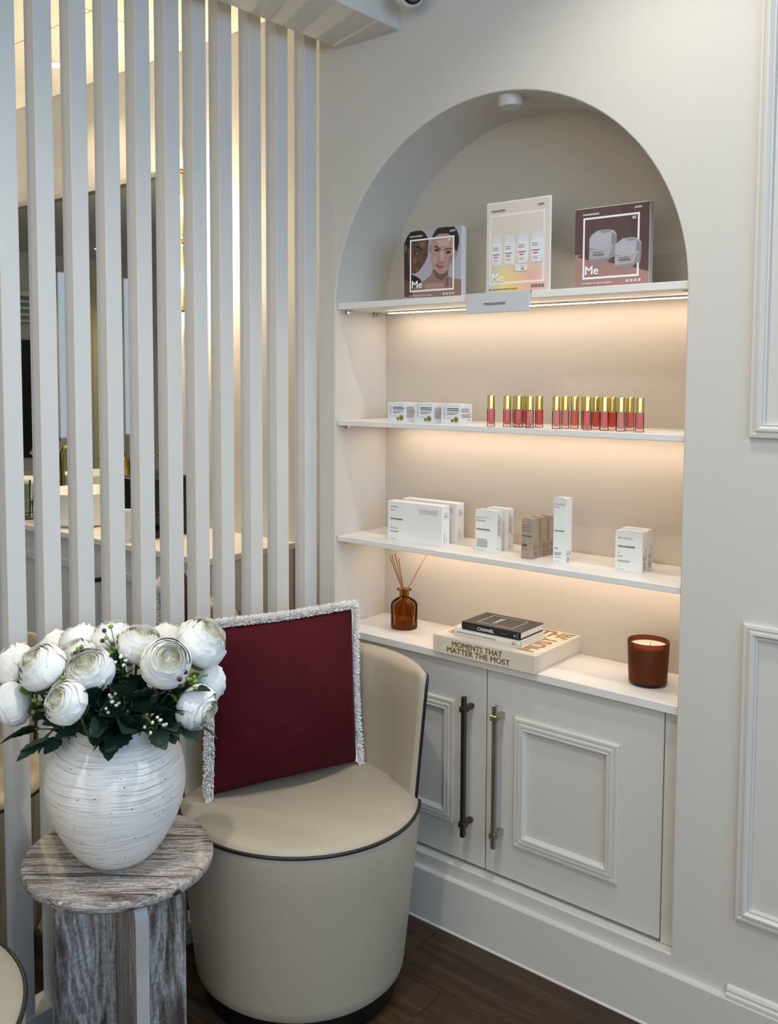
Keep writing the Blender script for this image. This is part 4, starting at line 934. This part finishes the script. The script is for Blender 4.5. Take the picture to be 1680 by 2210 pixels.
# leaves
def leaf_mesh(name, m, wd=.40, fold=.10, droop=.18, teeth=0):
    def fn(i, j):
        u = -1+2*i; v = j; w_ = wd*sin(pi*min(1, .04+v*.96))**.75*(1-.25*v)
        w_ = max(w_, .004)
        x = u*w_*(1+(.08*(-1)**int(j*14) if teeth and abs(u) > .9 else 0))
        return (x, v, fold*abs(u)*w_*2-droop*v*v)
    v, f = grid(fn, 7, 13 if teeth else 10); me = bpy.data.meshes.new(name); me.from_pydata(v, [], f); me.materials.append(m)
    for p in me.polygons: p.use_smooth = True
    return me
LM = [leaf_mesh('leaf', M_leaf, .33, .12, .15, 1), leaf_mesh('leaf', M_leaf, .38, .10, .30, 1), leaf_mesh('leaf', M_leaf2, .36, .12, .22, 1), leaf_mesh('leaf', M_sepal, .30, .15, .3)]
def place_leaf(t, inv, base, d, size, mi, rd, upv=Vector((0, 0, 1)), name='leaf'):
    d = d.normalized(); s = d.cross(upv)
    if s.length < .1: s = d.cross(Vector((1, 0, 0)))
    s.normalize(); n = s.cross(d)
    tw = rd.uniform(-.7, .7); s2 = s*cos(tw)+n*sin(tw); n2 = n*cos(tw)-s*sin(tw)
    o = bpy.data.objects.new(name, LM[mi]); COL.objects.link(o); o.parent = t
    o.matrix_local = inv @ Matrix(((s2.x*size, d.x*size, n2.x*size, base.x), (s2.y*size, d.y*size, n2.y*size, base.y), (s2.z*size, d.z*size, n2.z*size, base.z), (0, 0, 0, 1)))
LEAVES = [((.149, -1.040, .778), .075, 0, 'drooping dark leaf sprig hanging over the screen side of the vase'), ((.202, -1.040, .770), .075, 0, 'drooping dark leaf sprig below the half-open hanging rose'), ((.300, -.985, .800), .085, 1, 'dark leaf sprig bending over the front lip of the vase'), ((.325, -.955, .802), .085, 1, 'dark leaf sprig over the front lip, beside the white buds'),
          ((.360, -.880, .790), .075, 2, 'grey-green leaf sprig hanging under the lowest rose by the cushion'), ((.362, -.835, .785), .075, 2, 'grey-green leaf sprig reaching out against the cushion'), ((.335, -.885, .855), .080, 0, 'dark leaf sprig below the wide-open rose'), ((.320, -.935, .845), .085, 0, 'dark leaf sprig upright in the middle of the bouquet'),
          ((.250, -.925, .868), .080, 0, 'dark leaf sprig upright behind the front rose'), ((.300, -.965, .822), .085, 0, 'dark leaf sprig low in the middle of the bouquet'), ((.355, -.895, .818), .080, 1, 'dark leaf sprig low beside the rose by the cushion'), ((.235, -1.000, .800), .080, 1, 'dark leaf sprig low under the hanging roses'),
          ((.279, -.857, .840), .080, 0, 'dark leaf sprig at the back behind the open rose'), ((.225, -.960, .826), .085, 0, 'dark leaf sprig deep between the front roses'), ((.125, -.985, .826), .080, 0, 'dark leaf sprig deep under the roses by the screen')]
for k, (x_, y_, z_, lab) in enumerate(((.205, -.925, .850, 'dark leaf sprig filling the space behind the hanging half-open rose'), (.285, -.905, .850, 'dark leaf sprig filling the space below the closed-cup rose'), (.180, -.990, .835, 'dark leaf sprig between the two lowest roses over the screen side'),
        (.300, -.870, .815, 'dark leaf sprig over the back lip near the cushion'), (.330, -.960, .862, 'dark leaf sprig standing before the middle roses'), (.190, -.880, .830, 'dark leaf sprig over the back lip near the slats'), (.275, -.985, .850, 'dark leaf sprig just under the tilted front rose'), (.370, -.860, .850, 'dark leaf sprig between the open rose and the lowest rose by the cushion'))):
    LEAVES.append(((x_, y_, z_), .075, k % 2, lab))
for i, (tip, sz, mi, lab) in enumerate(LEAVES):
    rd = random.Random(100+i); tip = Vector(tip); t = thing('leaf_sprig', lab, 'leaf sprig', MOUTH+Vector(((tip.x-MOUTH.x)*.3, (tip.y-MOUTH.y)*.3, -.06)), 0, 'leaf sprigs in the vase')
    inv = Matrix.Translation(-t.location); pts = stem_pts(t.location, tip, .03); bm = bmesh.new(); bm_tube(bm, [p-t.location for p in pts], .0016, 5); bmobj('stem', bm, M_stem, t, True)
    out = (tip-MOUTH); out.z *= .6
    place_leaf(t, inv, tip, out+Vector((0, 0, -.04 if tip.z < .8 else .03)), sz*.9, mi, rd)
    for k in range(4):
        b = pts[2].lerp(tip, .25*k+.1); d = out.normalized()*.8+Vector((rd.uniform(-1, 1), rd.uniform(-1, 1), rd.uniform(-.4, .5)))
        place_leaf(t, inv, b, d, sz*rd.uniform(.65, .95), mi, rd)
# berry and bud sprigs
def ball(r, seg=10):
    bm = bmesh.new(); bmesh.ops.create_uvsphere(bm, u_segments=seg, v_segments=7, radius=r); return bm
def ball_mesh(name, r, m, sq=1.0):
    bm = ball(r)
    for v in bm.verts: v.co.z *= sq
    me = bpy.data.meshes.new(name); bm.to_mesh(me); bm.free(); me.materials.append(m)
    for p in me.polygons: p.use_smooth = True
    return me
BM_ = [ball_mesh('berry', .0042, M_berry, 1.25), ball_mesh('berry', .0046, M_berry2), ball_mesh('bud', .0032, M_bud, 1.3)]
def sprig(label, tip, kinds, n, spread, seed, group, cat, name):
    rd = random.Random(seed); tip = Vector(tip); t = thing(name, label, cat, MOUTH+Vector(((tip.x-MOUTH.x)*.3, (tip.y-MOUTH.y)*.3, -.05)), 0, group)
    out = (tip-MOUTH).normalized(); pts = stem_pts(t.location, tip-out*.02, .02); bm = bmesh.new(); O = t.location; ends = []
    bm_tube(bm, [p-O for p in pts], .0013, 5)
    for k in range(n):
        e = tip+Vector((rd.uniform(-1, 1), rd.uniform(-1, 1), rd.uniform(-.8, 1)))*spread; b = pts[3].lerp(pts[4], rd.random()); bm_tube(bm, [b-O, (b+e)/2-O+Vector((0, 0, .004)), e-O], .0008, 4); ends.append(e)
    bmobj('stem', bm, M_stem, t, True)
    for k, e in enumerate(ends):
        o = bpy.data.objects.new('berry' if kinds != [2] else 'bud', BM_[kinds[k % len(kinds)]]); COL.objects.link(o); o.parent = t; o.location = e-O; o.rotation_euler = (rd.random()*2, rd.random()*2, 0)
    inv = Matrix.Translation(-O)
    for k in range(5):
        place_leaf(t, inv, pts[3].lerp(pts[4], rd.random()), Vector((rd.uniform(-1, 1), rd.uniform(-1, 1), rd.uniform(-.3, .8)))+out*.5, rd.uniform(.022, .034), 3, rd)
for i, (tip, kinds, n, sp_, lab) in enumerate((((.235, -.911, .948), [1, 0, 1, 0, 0], 9, .022, 'sprig of dark and green berries standing up between the back roses'), ((.222, -.989, .936), [0, 1, 0], 5, .013, 'small sprig of green berries resting on the front rose'), ((.237, -1.019, .893), [0], 6, .013, 'sprig of green berries between two front roses'),
        ((.395, -.880, .892), [1, 1, 0, 1], 10, .018, 'sprig of dark berries under the wide-open rose'), ((.389, -.837, .876), [0], 7, .015, 'sprig of green berries against the rose by the cushion'), ((.159, -1.040, .826), [0, 0, 1], 6, .016, 'sprig of green berries beside the lowest rose over the screen side'))):
    sprig(lab, tip, kinds, n, sp_, 200+i, 'berry sprigs in the vase', 'berry sprig', 'berry_sprig')
for i, (tip, n, sp_, lab) in enumerate((((.325, -.990, .858), 8, .020, 'sprig of tiny white buds in front of the dark leaves'), ((.216, -1.040, .808), 9, .024, 'sprig of tiny white buds below the half-open rose'), ((.370, -.918, .806), 8, .020, 'sprig of tiny white buds over the vase lip on the cushion side'), ((.275, -.925, .905), 7, .018, 'sprig of tiny white buds between the middle roses'))):
    sprig(lab, tip, [2], n, sp_, 300+i, 'white bud sprigs in the vase', 'bud sprig', 'bud_sprig')

# ------------------------------------------------------------------ neighbouring room seen through the slats
van = thing('vanity_cabinet', 'white vanity cabinet with panelled doors seen through the slat screen', 'cabinet', (-1.9, .03, 0))
box('carcass', -1.3, 1.3, .02, .415, .0, .83, M_trim, van)
for k in range(4):
    x0 = -1.3+.65*k+.002; x1 = x0+.646
    d = box('door', x0, x1, 0, .019, .1, .825, M_trim, van, .001, 1)
    mould('panel_moulding', x0+.09, x1-.095 if k == 3 else x1-.09, .18, .745, DM, 0, M_trim, d)
    hx = x1-.045 if k % 2 == 0 else x0+.045
    bm = bmesh.new(); bm_box(bm, hx-.005, hx+.005, -.044, -.034, .33, .73); bm_box(bm, hx-.007, hx+.007, -.046, 0, .69, .705); bm_box(bm, hx-.007, hx+.007, -.046, 0, .355, .37); bmobj('handle', bm, M_black, d)
box('toe_kick', -1.3, 1.3, .05, .07, 0, .1, M_dark, van)
vt = thing('vanity_worktop', 'white worktop of the vanity seen through the slat screen', 'worktop', (-1.9, 0, .831))
box('slab', -1.31, 1.31, .012, .4495, 0, .022, M_shelf, vt, .001, 1)
mr = thing('wall_mirror', 'large wall mirror in a thin dark frame above the vanity', 'mirror', (-1.95, .4495, .90))
box('glass', -.9, .62, -.012, -.002, .0, 1.355, mat('mirror_silver', '#e9ece8', .02, 1), mr)
M_mf = mat('bronze_frame', '#6d675c', .35, .8)
for a in ((-.91, .63, -.012, 0), (-.91, .63, 1.355, 1.367)): box('frame_rail', a[0], a[1], -.02, 0, a[2], a[3], M_mf, mr)
for a in ((-.912, -.9), (.62, .632)): box('frame_rail', a[0], a[1], -.02, 0, 0, 1.355, M_mf, mr)
M_cer = mat('white_ceramic', '#eeebe2', .15, spec=.6)
bs = thing('wash_basin', 'round white vessel basin on the vanity, standing behind the glass tumblers', 'basin', (-2.12, .215, .853), 0, 'vessel basins on the vanity')
lathe('bowl', [(0, 0), (.15, 0), (.165, .01), (.185, .13), (.188, .135), (.182, .135), (.160, .015), (0, .012)], M_cer, bs, 48); lathe('drain', [(0, .014), (.02, .014), (.022, .012)], M_chrome, bs, 20)
dup(bs, (-1.58, .215, .853), 0, 'round white vessel basin on the vanity, between tumblers and coffee machine')
def tap(x, lab):
    t = thing('basin_tap', lab, 'tap', (x, .425, .853), 0, 'brass basin taps')
    tube('spout', [(0, 0, 0), (0, 0, .24), (0, -.01, .262), (0, -.03, .272), (0, -.12, .265), (0, -.135, .25)], .011, mat('brushed_brass', '#8c7a43', .3, 1), t, 12); lathe('flange', [(0, .006), (.024, .006), (.025, 0), (0, 0)], mat('brushed_brass', '#8c7a43', .3, 1), t, 24)
tap(-2.12, 'brass tap behind the basin by the tumblers'); tap(-1.58, 'brass tap behind the basin by the coffee machine')
M_tg = tinted('clear_tumbler_glass', '#f0f4f2')
for i, (x, y_, z) in enumerate(((-1.83, .10, .853), (-1.895, .12, .853), (-1.86, .17, .853), (-1.925, .06, .853), (-1.83, .10, .9335), (-1.895, .12, .9335))):
    if i == 0:
        tg = thing('glass_tumbler', '', 'glass', (x, y_, z), 0, 'clear tumblers on the vanity'); lathe('glass', [(0, 0), (.026, 0), (.027, .002), (.031, .078), (.0285, .078), (.025, .006), (0, .006)], M_tg, tg, 24); o = tg
    else: o = dup(tg, (x, y_, z))
    o['label'] = ['clear glass tumbler carrying another, nearest the vanity edge by the basin', 'clear glass tumbler carrying another, beside the basin on the vanity', 'clear single glass tumbler behind the stacked ones on the vanity', 'clear single glass tumbler at the outer side of the stacked ones', 'clear glass tumbler stacked on the one nearest the basin', 'clear glass tumbler stacked on the outer of the two piles'][i]
cm = thing('coffee_machine', 'black coffee machine with perforated drip tray on the vanity', 'coffee machine', (-1.14, .19, .853))
box('housing', -.08, .10, -.07, .14, .085, .225, M_black, cm, .012, 3); box('column', -.08, .10, .06, .14, .016, .09, M_black, cm, .004, 1); box('tray', -.085, .105, -.11, .14, 0, .017, M_black, cm, .003, 1)
bm = bmesh.new()
for i in range(9):
    for j in range(7): bm_box(bm, -.075+i*.019, -.075+i*.019+.011, -.10+j*.02, -.10+j*.02+.012, .0172, .019)
o = bmobj('drip_grid', bm, M_chrome, cm); lathe('basket', [(.035, .019), (.038, .084), (.036, .084), (.033, .022)], mat('perforated_steel', '#8f8878', .35, .9, bump=(300, 1, .003)), cm, 32, c=(-.03, -.05))
pc = thing('paper_cup', 'white paper cup standing by the coffee machine', 'cup', (-1.085, .060, .853)); lathe('cup', [(0, .002), (.026, .002), (.027, 0), (.038, .108), (.040, .110), (.0395, .113), (.037, .111), (.025, .006), (0, .006)], M_card, pc, 32)
# crystal sconces beside the mirror
M_cr = mat('crystal', '#fff4d8', .05, Transmission_Weight=.9, IOR=1.4); M_sg = mat('sconce_gold', '#c8a860', .25, 1)
def sconce(x, lab):
    t = thing('wall_sconce', lab, 'lamp', (x, .4495, 1.98), 0, 'crystal sconces beside the mirror')
    box('back_plate', -.03, .03, -.012, 0, -.26, .28, M_sg, t, .003, 1)
    for zc in (.145, -.135):
        lathe('bulb', [(0, -.045), (.009, -.042), (.012, -.02), (.012, .02), (.009, .042), (0, .045)], M_bulb, t, 16, c=(0, -.05)).location = (0, 0, zc)
        lathe('crystal_tube', [(.022, -.12), (.026, -.11), (.026, .11), (.022, .12), (.020, .12), (.023, .1), (.023, -.1), (.020, -.12)], M_cr, t, 10, c=(0, -.05)).location = (0, 0, zc)
    for zc in (.275, .005, -.262): lathe('collar', [(0, -.008), (.02, -.008), (.03, 0), (.02, .01), (0, .01)], M_sg, t, 16, c=(0, -.05)).location = (0, 0, zc)
    for zc in (.145, -.135):
        l = bpy.data.lights.new('sconce_lamp', 'POINT'); l.energy = 15; l.color = YEL; l.shadow_soft_size = .02; o = bpy.data.objects.new('sconce_lamp', l); o.location = (x, .33, 1.98+zc); COL.objects.link(o)
sconce(-1.175, 'gold and crystal wall sconce beside the mirror, near the arched wall'); sconce(-3.0, 'gold and crystal wall sconce on the far side of the mirror')

# far wall of the neighbouring room, met only as a reflection in the mirror
v, f = grid(lambda u, q: (XL+.045+.02*sin(u*44), -3.55+u*.74, .06+q*2.6), 90, 2)
tag(mobj('curtain', v, f, mat('cream_curtain', '#d9d2ad', .85), None, True), 'cream window curtain reflected in the vanity mirror', 'curtain')
tv = thing('wall_screen', 'black wall-hung screen reflected in the vanity mirror', 'screen', (XL, -2.08, .6))
box('housing', 0, .05, -.47, .47, 0, 1.23, M_black, tv, .004, 1); box('panel', .05, .052, -.455, .455, .015, 1.215, mat('screen_glass', '#050506', .15), tv)
ac = thing('air_conditioner', 'white louvred air conditioner reflected in the vanity mirror', 'air conditioner', (XL, -2.1, 2.0))
box('housing', 0, .2, -.5, .5, 0, .32, M_trim, ac, .01, 2)
for k in range(4): box('louvre', .2, .215, -.46, .46, .03+k*.065, .07+k*.065, mat('grey_louvre', '#5f6664', .5), ac)
